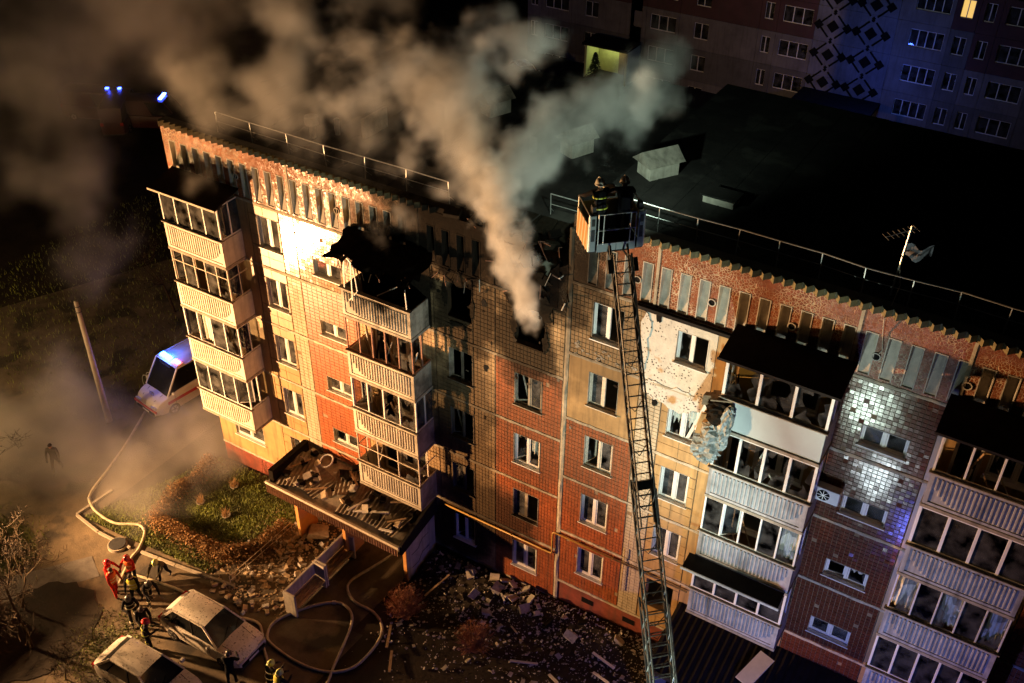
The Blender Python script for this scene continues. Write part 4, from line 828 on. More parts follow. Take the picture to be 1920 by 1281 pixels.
b0 = Tt+bv*.28+Vector((0, 0, -.28)); Q = lambda u, v, z: b0+bu*u+bv*v+bz*z
wg = M('basket_grey_panel', (.27, .31, .31), .45, .1, 6); wo_ = M('basket_orange_panel', (.75, .30, .06), .5, .1, 6); wwt = M('basket_cream_panel', (.75, .66, .45), .5, .1, 6)
bw = .74; f = MB(); f.obox(Q(0, .5, 0), bu*bw, bv*.55, bz*.03); bas = f.build('basket', lmd, lad)
f = MB(); f.obox(Q(0, -.07, .09), bu*.52, bv*.02, bz*.11); f.build('rear_skirt', wg, bas)
f = MB(); f.obox(Q(0, -.092, .09), bu*.006, bv*.003, bz*.11); f.build('panel_joint', lmd, bas)
for sx in (-1, 1):
    f = MB(); f.obox(Q(sx*(bw-.09), -.08, .55), bu*.085, bv*.018, bz*.53); f.build('rear_panel', wg, bas, bevel=.02)
    f = MB(); f.obox(Q(sx*(bw-.09), -.101, .50), bu*.05, bv*.004, bz*.17); f.build('step_recess', lmd, bas)
    f = MB(); f.obox(Q(sx*(bw-.09), -.101, .88), bu*.045, bv*.004, bz*.1); f.build('step_recess', lmd, bas)
    f = MB(); f.obox(Q(sx*(bw+.02), .45, .42), bu*.018, bv*.5, bz*.38); f.build('side_panel', wwt, bas)
    for q in range(4):
        f = MB(); cxx = Q(sx*(bw+.042), .08+q*.24, .42); f.obox(cxx, bu*.003, (bv*.06+bz*.06), (bz*.36-bv*.06)); f.build('chevron', wo_, bas)
    f = MB(); f.tube([Q(sx*bw, -.08, 1.08), Q(sx*bw, .98, 1.12), ], .022, 6); f.build('side_rail', mt['metal'], bas)
    for vv in (-.06, .95): f = MB(); f.tube([Q(sx*bw, vv, .02), Q(sx*bw, vv, 1.1)], .022, 6); f.build('post', mt['metal'], bas)
for z in (1.08, .62, .22): f = MB(); f.tube([Q(-.5, -.08, z), Q(.5, -.08, z)], .018, 6); f.build('gate_rail', mt['metal'], bas)
for x in (-.5, -.36, .36, .5): f = MB(); f.tube([Q(x, -.085, .2), Q(x, -.085, 1.08)], .015, 6); f.build('gate_post', mt['metal'], bas)
f = MB(); f.tube([Q(-bw, .98, 1.12), Q(bw, .98, 1.12)], .022, 6); f.build('front_rail', mt['metal'], bas)
f = MB(); f.obox(Q(0, .97, .5), bu*bw, bv*.015, bz*.45); f.build('front_panel', wg, bas)
f = MB(); f.obox(Q(.05, .92, 1.22), bu*.16, bv*.12, bz*.14); f.build('monitor_head', wwt, bas, bevel=.03)
for sx in (-1, 1):
    f = MB(); f.tube([Q(sx*.2, .05, -.02), Tt+sd*sx*.22+dd*.35], .03, 6); f.build('mount_arm', lmd, bas)
    f = MB(); f.obox(Q(sx*(bw-.12), .05, 1.2), bu*.05, bv*.09, bz*.1); f.build('control_box', lmd, bas)
hz = math.atan2(-bv.x, bv.y)
p1 = Q(-.33, .42, .035); p2 = Q(.30, .38, .035)
A_RAIL = ((-.34, .2, -.18, -.34, .42, -.28), (.3, .2, -.2, .22, .45, -.25))
person('firefighter in the basket with a yellow band across the back', tuple(p1), hz+.12, BLACK, None, .1, A_RAIL, .06, 0, HW_, None, REFLY)
pz = person('firefighter in the basket with twin shoulder straps, head turned to the smoke', tuple(p2), hz-.15, BLACK, None, .12, A_RAIL, .06, 0, M('two_tone_helmet', (.5, .42, .33), .3, .5, 12), turn=-.9)
st = MB()
for x in (-.09, .09): st.beam((x, -.17, 1.0), (x, -.165, 1.42), .035, .008, (0, 1, 0))
o = st.build('air_pack_strap', REFLY, None); o.parent = pz; st = MB(); st.box(-.13, .13, -.25, -.13, 1.0, 1.4); o = st.build('air_pack', cm(*BLACK), None, bevel=.03); o.parent = pz
# ------------------------------------------------------------------ vehicles
tyre_m = M('tyre_rubber', (.012, .012, .012), .8, .2, 9); rim_m = M('alloy_rim', (.4, .4, .4), .35, .1, 9, metal=.7)
carglass = M('car_glass', (.008, .009, .01), .06, .1, 3, spec=.6, dirt=((.05, .04, .03), 7, .66)); lampglass = M('headlamp_glass', (.6, .6, .6), .15, .1, 9, metal=.3); tail_m = M('tail_lamp', (.35, .02, .02), .25, .1, 9)
def lerp(a, b, t): return a+(b-a)*t
def prof(tab, x):
    for (x0, v0), (x1, v1) in zip(tab, tab[1:]):
        if x <= x1: return lerp(v0, v1, (x-x0)/(x1-x0)) if x > x0 else v0
    return tab[-1][1]
def wheel(e, x, y, r, wd, T):
    mb = MB(); n = 20; mb.loft([[(x+rr*math.cos(2*math.pi*j/n), y+yy, r+rr*math.sin(2*math.pi*j/n)) for j in range(n)] for rr, yy in ((r*.62, -wd/2), (r*.93, -wd/2), (r, -wd*.35), (r, wd*.35), (r*.93, wd/2), (r*.62, wd/2))], True, True)
    o = mb.build('wheel', tyre_m, None, smooth=True); o.parent = e; s = 1 if y > 0 else -1
    mb = MB(); yy = y+s*(wd/2+.004); mb.tube([(x, yy-.02*s, r), (x, yy, r)], r*.6, 18); q = mb.build('rim', rim_m, None); q.parent = o
    mb = MB()
    for k in range(5): a = 2*math.pi*k/5; mb.beam((x, yy+s*.006, r), (x+r*.55*math.cos(a), yy+s*.006, r+r*.55*math.sin(a)), .05, .02, (0, 1, 0))
    q = mb.build('spokes', tyre_m, None); q.parent = o
def vehicle(name, label, cat, loc, rz, L, W, belt, roofz, top, gh, gw, paint, group=None, wr=.31, wbase=.31, van=False):
    # belt: table x->height of the lower body's upper edge; top: table x->roof height over the glasshouse
    e = empty(name, loc, rz); tag(e, label, cat, group); N = 26; zb = .2; rings = []
    def half(x):
        t = abs(x)/(L/2); return W/2*(1-.16*max(0, (t-.72)/.28)**2.0)
    for i in range(N+1):
        x = -L/2+L*i/N; h = half(x); bz_ = prof(belt, x); bot = zb+(.12*max(0, (abs(x)/(L/2)-.85)/.15))
        pts = [(x, -h*.86, bot), (x, -h*.98, bot+.1), (x, -h, lerp(bot, bz_, .5)), (x, -h*.985, bz_-.1), (x, -h*.93, bz_-.015), (x, -h*.6, bz_+.02), (x, 0, bz_+.035), (x, h*.6, bz_+.02), (x, h*.93, bz_-.015), (x, h*.985, bz_-.1), (x, h, lerp(bot, bz_, .5)), (x, h*.98, bot+.1), (x, h*.86, bot)]
        rings.append(pts)
    mb = MB(); mb.loft(rings, True, True); o = mb.build('body', paint, None, smooth=True); o.parent = e; o.modifiers.new('e', 'EDGE_SPLIT').split_angle = R_(38)
    def add(nm, mb, m, par=None, smooth=False): q = mb.build(nm, m, None, smooth=smooth); q.parent = par or e; return q
    # glasshouse: roof between A-B (front) ... rear
    xr0, xr1, xg0, xg1 = gh      # roof rear/front x, glass base rear/front x
    hb = lambda x: prof(belt, x)+.02; rw = gw
    bR0, bR1 = [(xg0, s*half(xg0)*.9, hb(xg0)) for s in (-1, 1)]; bF0, bF1 = [(xg1, s*half(xg1)*.9, hb(xg1)) for s in (-1, 1)]
    tR0, tR1 = [(xr0, s*rw, roofz-.03) for s in (-1, 1)]; tF0, tF1 = [(xr1, s*rw, roofz-.02) for s in (-1, 1)]
    mb = MB(); n = 8; rr = []
    for i in range(n+1):
        x = lerp(xr0-.03, xr1+.05, i/n); c = .05*math.sin(math.pi*i/n); rr.append([(x, -rw-.02, roofz-.07), (x, -rw*.85, roofz+c-.01), (x, 0, roofz+c+.02), (x, rw*.85, roofz+c-.01), (x, rw+.02, roofz-.07)])
    mb.loft(rr, False, False); add('roof', mb, paint, smooth=True)
    mb = MB(); mb.quad(bF1, bF0, tF0, tF1); add('windscreen', mb, carglass); mb = MB(); mb.quad(bR0, bR1, tR1, tR0); add('rear_window', mb, carglass if not van else paint)
    for s, (b0_, b1_, t0, t1) in ((-1, (bR0, bF0, tR0, tF0)), (1, (bR1, bF1, tR1, tF1))):
        V = Vector
        def sp(u, v): return V(b0_).lerp(V(b1_), u).lerp(V(t0).lerp(V(t1), u), v)
        def sq(u0, u1): return [sp(u0, 0), sp(u1, 0), sp(u1, 1), sp(u0, 1)]
        if van: cuts = ((0, .62, paint, 'side_wall'), (.64, 1, carglass, 'side_window'))
        else: cuts = ((0, .16, carglass, 'side_window'), (.2, .55, carglass, 'side_window'), (.59, 1, carglass, 'side_window'))
        for u0, u1, m, nm in cuts: mb = MB(); mb.quad(*sq(u0, u1)); add(nm, mb, m)
        for u in (([.18, .57]) if not van else [.63]): mb = MB(); mb.beam(sp(u, 0), sp(u, 1), .06, .04, (0, 1, 0)); add('pillar', mb, mt['black'])
        mb = MB(); mb.beam(b1_, t1, .07, .06, (0, 1, 0)); add('pillar', mb, paint); mb = MB(); mb.beam(b0_, t0, .09, .06, (0, 1, 0)); add('pillar', mb, paint); mb = MB(); mb.beam(t0, t1, .05, .05); add('roof_rail', mb, paint)
        xm = xg1-.25; mb = MB(); mb.obox((xm, s*(half(xm)+.1), hb(xm)+.1), (.07, 0, 0), (0, .09, 0), (0, 0, .07)); q = add('door_mirror', mb, paint); q.modifiers.new('b', 'BEVEL').width = .03
        mb = MB(); hx = L/2-.13; mb.obox((hx, s*half(hx)*.72, prof(belt, hx)-.14), (.12, -s*.03, .03), (0, .2, 0), (0, 0, .07)); add('headlight', mb, lampglass)
        mb = MB(); hx = -L/2+.05; mb.obox((hx, s*half(hx)*.86, prof(belt, hx)-.12), (.06, 0, 0), (0, .12, 0), (0, 0, .12)); add('tail_light', mb, tail_m)
        for u in (.38, .75): p = sp(u, 0); mb = MB(); mb.box(p.x-.1, p.x+.1, p.y-.02 if s < 0 else p.y+.06, p.y-.06 if s < 0 else p.y+.02+.08, p.z-.16, p.z-.12); add('door_handle', mb, mt['darkmetal'])
        for x in (-L*wbase, L*wbase): wheel(e, x, s*(W/2-.1), wr, .2, None)
    for yy in (-.55, .55):
        mb = MB(); mb.beam((xg1+.05, yy*1.0, prof(belt, xg1+.05)+.03), (L/2-.25, yy*.86, prof(belt, L/2-.25)+.03), .018, .012); add('bonnet_seam', mb, mt['black'])
    for yy in (-.35, .3): mb = MB(); mb.beam((xg1-.02, yy, hb(xg1)+.03), (xg1-.25, yy+.5, hb(xg1)+.2), .02, .02); add('wiper', mb, mt['black'])
    for s in (-1, 1):
        for xx in (xg1-.35, (xr0+xr1)/2-.05): mb = MB(); mb.box(xx-.008, xx+.008, s*(half(xx)+.002)-.004, s*(half(xx)+.002)+.004, .42, prof(belt, xx)-.12); add('door_seam', mb, mt['black'])
    mb = MB(); mb.box(L/2-.02, L/2+.03, -W*.36, W*.36, .28, .48); add('grille', mb, mt['black']); mb = MB(); mb.box(L/2+.031, L/2+.04, -.26, .26, .33, .44); add('number_plate', mb, mt['white'])
    for xx in (L/2, -L/2): mb = MB(); mb.box(xx-.03, xx+.05, -W*.4, W*.4, .27, .34); add('bumper', mb, mt['darkmetal'])
    return e
dusty = M('dusty_white_paint', (.70, .66, .58), .3, .2, 2, dirt=((.10, .075, .05), 14, .585), coat=.5)
silver = M('dusty_silver_paint', (.56, .53, .47), .3, .2, 2, dirt=((.09, .07, .05), 14, .59), coat=.5)
HB_belt = [(-2.1, .8), (-1.8, .95), (-.6, .95), (.75, .93), (1.2, .86), (1.75, .76), (2.0, .66), (2.1, .55)]
c1 = vehicle('parked_car', 'dusty white hatchback parked by the hose, roof lit by the floodlight', 'car', (-8.72, -8.30, ground(-8.7, -8.3)+.012), .02, 4.2, 1.74, HB_belt, 1.5, None, (-1.35, .25, -1.85, 1.05), .58, dusty)
c2 = vehicle('parked_car', 'dusty silver car cut by the frame edge beside the white hatchback', 'car', (-9.15, -11.15, ground(-9.1, -11)+.012), .03, 4.3, 1.74, HB_belt, 1.48, None, (-1.2, .3, -1.8, 1.1), .57, silver)
amb_p = M('ambulance_white', (.62, .58, .52), .4, .06, 2, coat=.3)
VB = [(-2.9, 1.25), (1.5, 1.25), (1.9, 1.18), (2.5, 1.02), (2.8, .85), (2.9, .6)]
av = vehicle('ambulance', 'white ambulance van with blue roof lights parked in the misty road', 'van', (-21.35, 3.05, .02), -math.pi/2-.14, 5.8, 2.0, VB, 2.45, None, (-2.75, 1.25, -2.85, 2.1), .85, amb_p, None, .34, .33, True)
blue_e = M('blue_beacon', (.02, .05, .6), .2, .05, 9, emit=(.02, .13, 1), estr=60); red_e = M('red_beacon', (.6, .02, .02), .2, .05, 9, emit=(1, .12, .15), estr=9)
for (x, y, nm, m) in ((1.02, -.5, 'blue_beacon', blue_e), (1.02, -.1, 'blue_beacon', blue_e), (.98, .55, 'red_beacon', red_e), (-1.6, .5, 'blue_beacon', blue_e)):
    q = MB().box(x-.12, x+.12, y-.18, y+.18, 2.5, 2.62).build(nm, m, None, bevel=.03); q.parent = av
q = MB().box(.8, 1.2, -.8, .8, 2.45, 2.5).build('light_bar', mt['white'], None); q.parent = av
q = MB().box(2.86, 2.93, -.92, .92, .56, .66).build('red_stripe', M('red_film', (.5, .03, .02), .5, .1, 5), None); q.parent = av
for s in (-1, 1): q = MB().box(-2.8, 2.2, s*1.002-.004, s*1.002+.004, .75, .92).build('red_stripe', bpy.data.materials['red_film'], None); q.parent = av
def lettering(txt, size, m, mat4, par, name='lettering'):
    cu_ = bpy.data.curves.new('t', 'FONT'); cu_.body = txt; cu_.size = size; cu_.align_x = 'CENTER'; cu_.extrude = .002
    o = bpy.data.objects.new('t', cu_); col.objects.link(o); dg = bpy.context.evaluated_depsgraph_get(); me = bpy.data.meshes.new_from_object(o.evaluated_get(dg)); bpy.data.objects.remove(o)
    me.materials.clear(); me.materials.append(m); me.transform(mat4); q = bpy.data.objects.new(name, me); col.objects.link(q); q.parent = par; return q
# number on the bonnet, letters mirrored above the windscreen
bon = Matrix.Translation((2.45, 0, 1.08)) @ Matrix(((0, -.12, 1, 0), (1, 0, 0, 0), (0, .98, .2, 0), (0, 0, 0, 1)))
lettering('103', .3, mt['darkmetal'], bon, av)
top_ = Matrix.Translation((1.40, 0, 2.36)) @ Matrix(((0, -.8, .6, 0), (-1, 0, 0, 0), (0, .55, .8, 0), (0, 0, 0, 1)))
lettering('ШВИДКА', .2, mt['darkmetal'], top_, av)
point('ambulance_blue_lamp', (-21.6, 1.9, 3.0), 130, (.05, .15, 1)); 
# road barrier with a frame gate beside the ambulance
gb = empty('road_barrier', (-22.9, 3.2, 0)); tag(gb, 'white tubular barrier with wire loops beside the ambulance', 'barrier')
for x, y in ((-22.9, 2.0), (-23.0, 6.0)): MB().tube([(x, y, 0), (x, y, 1.3)], .04, 8).build('post', mt['white'], gb)
MB().tube([(-22.9, 2.0, 1.28), (-23.0, 6.0, 1.28)], .035, 8).build('top_bar', mt['white'], gb)
for i in range(3): MB().tube([(-22.95-.3*math.sin(t), 1.9-.25*i, .75-.55*math.cos(t)) for t in [2*math.pi*k/14 for k in range(15)]], .015, 5).build('wire_loop', mt['white'], gb)
# ------------------------------------------------------------------ utility pole
up_ = empty('utility_pole', (-23.06, -1.16, 0)); tag(up_, 'bare concrete utility pole rising out of the mist', 'pole')
MB().tube([(-23.06, -1.16, -.2), (-23.02, -1.15, 7.25)], [.17, .10], 12).build('shaft', M('pole_concrete', (.42, .38, .33), .85, .15, 3, .3, 30), up_, smooth=True)
for z in (7.0, 6.7): MB().tube([(-23.03+.14*math.cos(t), -1.15+.14*math.sin(t), z) for t in [2*math.pi*k/10 for k in range(11)]], .02, 5).build('clamp', mt['darkmetal'], up_)
# ------------------------------------------------------------------ wrecked entrance canopy
ec = empty('entrance_canopy', (-7.3, -1.2, .45)); tag(ec, 'wrecked entrance canopy heaped with rubble under the burnt balconies', 'canopy')
mt['pale_wall'] = M('porch_wall', (.46, .42, .36), .85, .2, 3, .4, 24, False, .4); mt['orange_wall'] = M('porch_orange_wall', (.55, .26, .07), .8, .15, 3, .3, 24)
X0, X1 = -10.85, -3.75
MB().hexa([(X0, -2.45, 2.95), (X1, -2.5, 2.95), (X1, -.02, 3.3), (X0+.55, -.02, 3.3), (X0, -2.45, 3.1), (X1, -2.5, 3.1), (X1, -.02, 3.45), (X0+.55, -.02, 3.45)]).build('slab', mt['concrete'], ec)
tr = mt['charred']; cz = lambda y: 3.1+(y+2.47)/2.45*.35
r = random.Random(21)
MB().beam((X0, -2.5, 3.13), (X1, -2.55, 3.1), .1, .14).build('front_gutter', mt['frame_old'], ec)
def corr(x0, x1, z0, z1, y, m, pitch=.13, amp=.025):
    mb = MB(); n = int((x1-x0)/pitch*2); pts = [(x0+(x1-x0)*i/n, y-(amp if i % 2 else -amp)) for i in range(n+1)]
    for i in range(n): mb.quad((pts[i][0], pts[i][1], z0), (pts[i+1][0], pts[i+1][1], z0), (pts[i+1][0], pts[i+1][1], z1), (pts[i][0], pts[i][1], z1))
    return mb
corr(X0+.05, X1-.05, 2.62, 3.06, -2.58, None).build('corrugated_fascia', M('rusty_fascia', (.2, .10, .05), .75, .4, 5, .2, 30), ec)
MB().hexa([(X1-.02, -2.5, 2.7), (X1+.1, -2.5, 2.7), (X1+.1, -.02, 3.1), (X1-.02, -.02, 3.1), (X1-.02, -2.5, 3.25), (X1+.1, -2.5, 3.25), (X1+.1, -.02, 3.95), (X1-.02, -.02, 3.95)]).build('side_flap', mt['canopy'], ec)
def sheet_piece(x0, x1, y0, y1, tilt, m, par, lift=.1, ang=0, dz=0):
    mb = MB(); n = int((x1-x0)/.09); c = ((x0+x1)/2, (y0+y1)/2)
    def Pp(x, y, k):
        dx, dy = x-c[0], y-c[1]; xx = c[0]+dx*math.cos(ang)-dy*math.sin(ang); yy = c[1]+dx*math.sin(ang)+dy*math.cos(ang)
        return (xx, yy, cz(yy)+lift+dz+tilt*dx+(.02 if k % 2 else -.02))
    for i in range(n):
        a, b = x0+(x1-x0)*i/n, x0+(x1-x0)*(i+1)/n; mb.quad(Pp(a, y0, i), Pp(b, y0, i+1), Pp(b, y1, i+1), Pp(a, y1, i))
    return mb.build('corrugated_sheet', m, par)
shm = M('old_corrugated_sheet', (.17, .14, .10), .7, .45, 5, .3, 30)
for a in ((-10.6, -9.4, -2.3, -.4, .02, .3), (-9.2, -8.2, -2.2, -.9, -.06, -.25), (-7.3, -6.2, -2.3, -.5, .05, .15), (-6.0, -5.0, -2.2, -.7, -.05, .1), (-5.1, -4.1, -2.3, -.6, .12, -.15), (-8.2, -7.2, -1.6, -.2, .1, .5)):
    sheet_piece(a[0], a[1], a[2], a[3], a[4], shm, ec, .12, a[5])
MB().box(X0+.1, X0+.35, -2.35, -.05, 3.12, 3.75).build('side_wall', mt['charred'], ec)
for x, m in ((-9.55, 'orange_wall'), (-6.95, 'orange_wall')): MB().box(x, x+.16, -2.3, -1.2, ground(x, -2)-.1, 2.94).build('pillar_wall', mt[m], ec)
MB().box(-3.98, -3.82, -2.0, -.02, .3, 2.94).build('pillar_wall', mt['pale_wall'], ec); MB().box(-3.982, -3.818, -2.06, -2.002, .3, 2.94).build('lit_edge_paint', mt['orange_wall'], ec)  # front edge painted orange in place of warm lamp light
for z, yy in ((1.9, -1.7), (1.15, -1.7)): 
    mb = MB(); mb.tube([(-3.812, yy, z), (-3.812, yy+.45, z-.02), (-3.812, yy+.75, z+.3), (-3.812, yy+1.2, z+.28)], .012, 5); mb.build('groove', mt['darkmetal'], ec)
# loose wreckage on the canopy
chunk = []
for i in range(6):
    rr = random.Random(i); mb = MB(); s = [rr.uniform(.6, 1) for _ in range(24)]; k = 0; P8 = []
    for zz in (-1, 1):
        for xx, yy in ((-1, -1), (1, -1), (1, 1), (-1, 1)): P8.append((xx*.5*s[k], yy*.5*s[k+1], zz*.5*s[k+2])); k += 3
    mb.hexa(P8); chunk.append(mb)
CH = {}
def chunk_mesh(i, m):
    if (i, m) not in CH: CH[(i, m)] = chunk[i].mesh('chunk', mt[m])
    return CH[(i, m)]
mt['plaster_chunk'] = M('plaster_chunk', (.42, .37, .29), .9, .3, 7, .3, 40)
for i in range(46):
    x, y = r.uniform(X0+.5, X1-.2), r.uniform(-2.35, -.15); s = r.uniform(.1, .34)
    o = inst('rubble_chunk', chunk_mesh(i % 6, r.choice(('concrete', 'charred', 'plaster_chunk', 'brick', 'charred'))), (x, y, cz(y)+.2+r.uniform(0, .1)), None, (r.uniform(-.5, .5), r.uniform(-.5, .5), r.uniform(0, 6)), (s*1.4, s, s*.6))
    tag(o, 'chunk of rubble lying on the wrecked entrance canopy', 'rubble', 'rubble chunks on the wrecked canopy')
for i, (a, b, m) in enumerate((((-9.4, -.9), (-8.6, -1.5), 'frame_steel'), ((-6.2, -1.3), (-6.6, -2.2), 'frame_steel'), ((-5.9, -1.9), (-5.0, -1.5), 'frame'), ((-6.4, -2.1), (-5.5, -1.7), 'frame'), ((-5.3, -1.0), (-4.5, -.6), 'wood'), ((-4.9, -2.3), (-4.3, -2.2), 'frame'), ((-8.9, -2.2), (-8.1, -1.7), 'wood'), ((-7.8, -.5), (-7.0, -1.0), 'wood'), ((-10.3, -1.6), (-9.7, -.8), 'wood'), ((-4.8, -1.9), (-4.2, -1.4), 'wood'))):
    o = MB().beam((*a, cz(a[1])+.26), (*b, cz(b[1])+.3), .09, .04).build('loose_batten', mt[m], None)
    tag(o, 'loose batten fallen across the wrecked entrance canopy', 'batten', 'battens on the wrecked canopy')
mb = MB(); mb.tube([(-9.0+.28*math.cos(t), -.6+.28*math.sin(t), 3.75+.12*math.sin(t)) for t in [2*math.pi*k/16 for k in range(17)]], .035, 6); tag(mb.build('wheel_rim', mt['frame_steel'], None), 'pale hoop lying on the canopy rubble by the wall', 'hoop')
# ------------------------------------------------------------------ other entrance canopy, R section
e2 = empty('entrance_canopy', (9.5, -1.5, 1.2)); tag(e2, 'dark ribbed entrance canopy under the white glazed balcony', 'canopy')
mb = MB(); n = 56; x0, x1 = 7.15, 14.2; zt0, zt1 = 3.6, 4.25
for i in range(n):
    a, b = x0+(x1-x0)*i/n, x0+(x1-x0)*(i+1)/n; ka, kb = (.03 if i % 2 else 0), (0 if i % 2 else .03)
    mb.quad((a, -2.75, zt0+ka), (b, -2.75, zt0+kb), (b, -.02, zt1+kb), (a, -.02, zt1+ka))
mb.build('corrugated_roof', mt['canopy'], e2)
MB().hexa([(x0+.02, -2.7, zt0-.2), (x1, -2.7, zt0-.2), (x1, -.02, zt1-.2), (x0+.02, -.02, zt1-.2), (x0+.02, -2.7, zt0-.03), (x1, -2.7, zt0-.03), (x1, -.02, zt1-.03), (x0+.02, -.02, zt1-.03)]).build('slab', mt['concrete'], e2)
MB().beam((x0, -2.8, zt0-.05), (x1, -2.8, zt0-.05), .06, .16).build('gutter', mt['darkmetal'], e2)
for x in (7.3, 13.9): MB().box(x, x+.2, -2.6, -.02, .8, zt0-.21).build('pillar_wall', mt['pale_wall'], e2)
o = MB(); o.obox((10.55, -1.25, 4.14), (.28, -.1, .02), (.2, .62, .16), (-.0, -.005, .02)); o = o.build('loose_door', mt['frame'], None); tag(o, 'pale flat door leaf lying on the dark ribbed entrance canopy', 'door')
# ------------------------------------------------------------------ air conditioner, torn insulation, aerial
ac = empty('air_conditioner', (11.0, -.2, 12.4)); tag(ac, 'white outdoor air conditioner unit beside the small window', 'air conditioner')
ax, az = 11.28, 12.02; MB().box(ax-.38, ax+.38, -.36, -.06, az-.26, az+.26).build('casing', mt['white'], ac, bevel=.02)
MB().tube([(ax-.1, -.372, az), (ax-.1, -.362, az)], .2, 20).build('fan_grille', mt['black'], ac)
for k in range(4): a = k*math.pi/4; MB().beam((ax-.1-.2*math.cos(a), -.376, az-.2*math.sin(a)), (ax-.1+.2*math.cos(a), -.376, az+.2*math.sin(a)), .012, .008, (0, 1, 0)).build('grille_bar', mt['metal'], ac)
for s in (-.3, .3): MB().box(ax+s-.02, ax+s+.02, -.36, .0, az-.3, az-.262).build('bracket', mt['darkmetal'], ac)
# torn insulation slab hanging at the corner of the glazed balcony
foil = M('torn_foil', (.20, .22, .205), .5, .75, 9, 1.0, 9)
ti = empty('torn_insulation', (7.4, -.9, 12.6)); tag(ti, 'crumpled torn insulation sheet hanging beside the blue grey balcony', 'insulation')
rr = random.Random(4)
def crumple(name, c, rx, ry, rz_, m, seed, ang=0, nu=20, nv=18):
    rr = random.Random(seed); mb = MB(); rings = []
    for i in range(nv+1):
        t = -math.pi/2+math.pi*i/nv; ring = []
        for k in range(nu):
            a = 2*math.pi*k/nu; w_ = 1+rr.uniform(-.42, .25); x = rx*math.cos(t)**.6*math.cos(a)*w_; y = ry*math.cos(t)**.6*math.sin(a)*w_; z = rz_*math.sin(t)*(1+rr.uniform(-.06, .06))
            ring.append((c[0]+x*math.cos(ang)+z*math.sin(ang), c[1]+y, c[2]-x*math.sin(ang)+z*math.cos(ang)))
        rings.append(ring)
    return mb.loft(rings).build(name, m, ti)
crumple('foil_sheet', (7.22, -1.05, 12.55), .46, .2, .82, foil, 1, .22)
crumple('charred_edge', (7.42, -1.0, 13.75), .42, .18, .55, mt['charred'], 2, -.1)
crumple('foil_sheet', (7.68, -1.1, 13.5), .2, .14, .75, foil, 3, .1)
MB().obox((6.72, -.85, 13.1), (.06, 0, .02), (0, .03, 0), (.2, .1, .72)).build('batten', mt['frame'], ti); MB().obox((6.98, -.95, 13.1), (.2, 0, .04), (0, .04, 0), (.04, .1, .36)).build('foam_piece', mt['beige'], ti)
MB().obox((7.4, -.9, 14.35), (.3, .1, .02), (-.05, .24, 0), (0, 0, .025)).build('flap', mt['wood'], ti); MB().obox((7.0, -.9, 14.1), (.16, .05, .02), (0, .1, 0), (0, .03, .16)).build('foam_piece', mt['wood'], ti)
for o_ in [q for q in ti.children]: o_.data.transform(Matrix.Translation((.42, -.1, .5)))
an = empty('roof_aerial', (11.42, .7, 18.76)); tag(an, 'television aerial with a tattered cloth on the roof railing', 'aerial')
MB().tube([(11.42, .72, 18.7), (11.5, .78, 20.9)], .025, 6).build('mast', mt['metal'], an)
MB().tube([(11.0, .3, 20.65), (11.6, .9, 20.8)], .014, 5).build('boom', mt['metal'], an)
for i in range(7):
    t = i/6; p = Vector((11.0, .3, 20.65)).lerp(Vector((11.6, .9, 20.8)), t); MB().tube([p+Vector((-.12, .12, 0)), p+Vector((.12, -.12, 0))], .008, 4).build('element', mt['metal'], an)
clm = MB(); 
for i in range(8):
    for k in range(4):
        def F(u, v): return (11.5+.62*u, .8+.25*u+.08*math.sin(u*7+v*2), 20.35-.36*v-.1*math.sin(u*3.1)+.05*math.sin(u*9))
        clm.quad(F(i/8, k/4), F((i+1)/8, k/4), F((i+1)/8, (k+1)/4), F(i/8, (k+1)/4))
clm.build('cloth', M('tattered_cloth', (.24, .24, .28), .9, .4, 6), an, smooth=True)
mb = MB(); mb.tube([(11.5, .7, 19.6), (11.62, .6, 19.2), (11.6, .2, 18.82), (11.55, -.2, 18.6), (11.6, -.06, 18.0), (11.7, -.05, 17.5), (11.62, -.05, 17.3)], .012, 5); mb.build('cable', mt['frame_old'], an)
# ------------------------------------------------------------------ benches
def bench(label, y0, y1):
    e = empty('bench', (-6.9, (y0+y1)/2, ground(-6.9, y0))); tag(e, label, 'bench', None); z = ground(-6.9, y0)
    for y in (y0, y1-.09): MB().box(-7.15, -6.55, y, y+.09, z-.05, z+1.28).build('end_panel', mt['pale_wall'], e, bevel=.02)
    MB().box(-7.16, -7.06, y0+.091, y1-.091, z+.62, z+1.24).build('backrest', mt['pale_wall'], e, bevel=.015)
    MB().box(-7.14, -7.07, y0+.091, y1-.091, z+.12, z+.58).build('lower_board', mt['wood'], e)
    for i in range(3): MB().box(-7.02+.16*i, -6.88+.16*i, y0+.091, y1-.091, z+.43, z+.47).build('seat_plank', mt['wood'], e)
bench('concrete bench with wooden seat farther from the canopy', -5.85, -3.95); bench('concrete bench with wooden seat touching the canopy pillar', -3.92, -2.05)
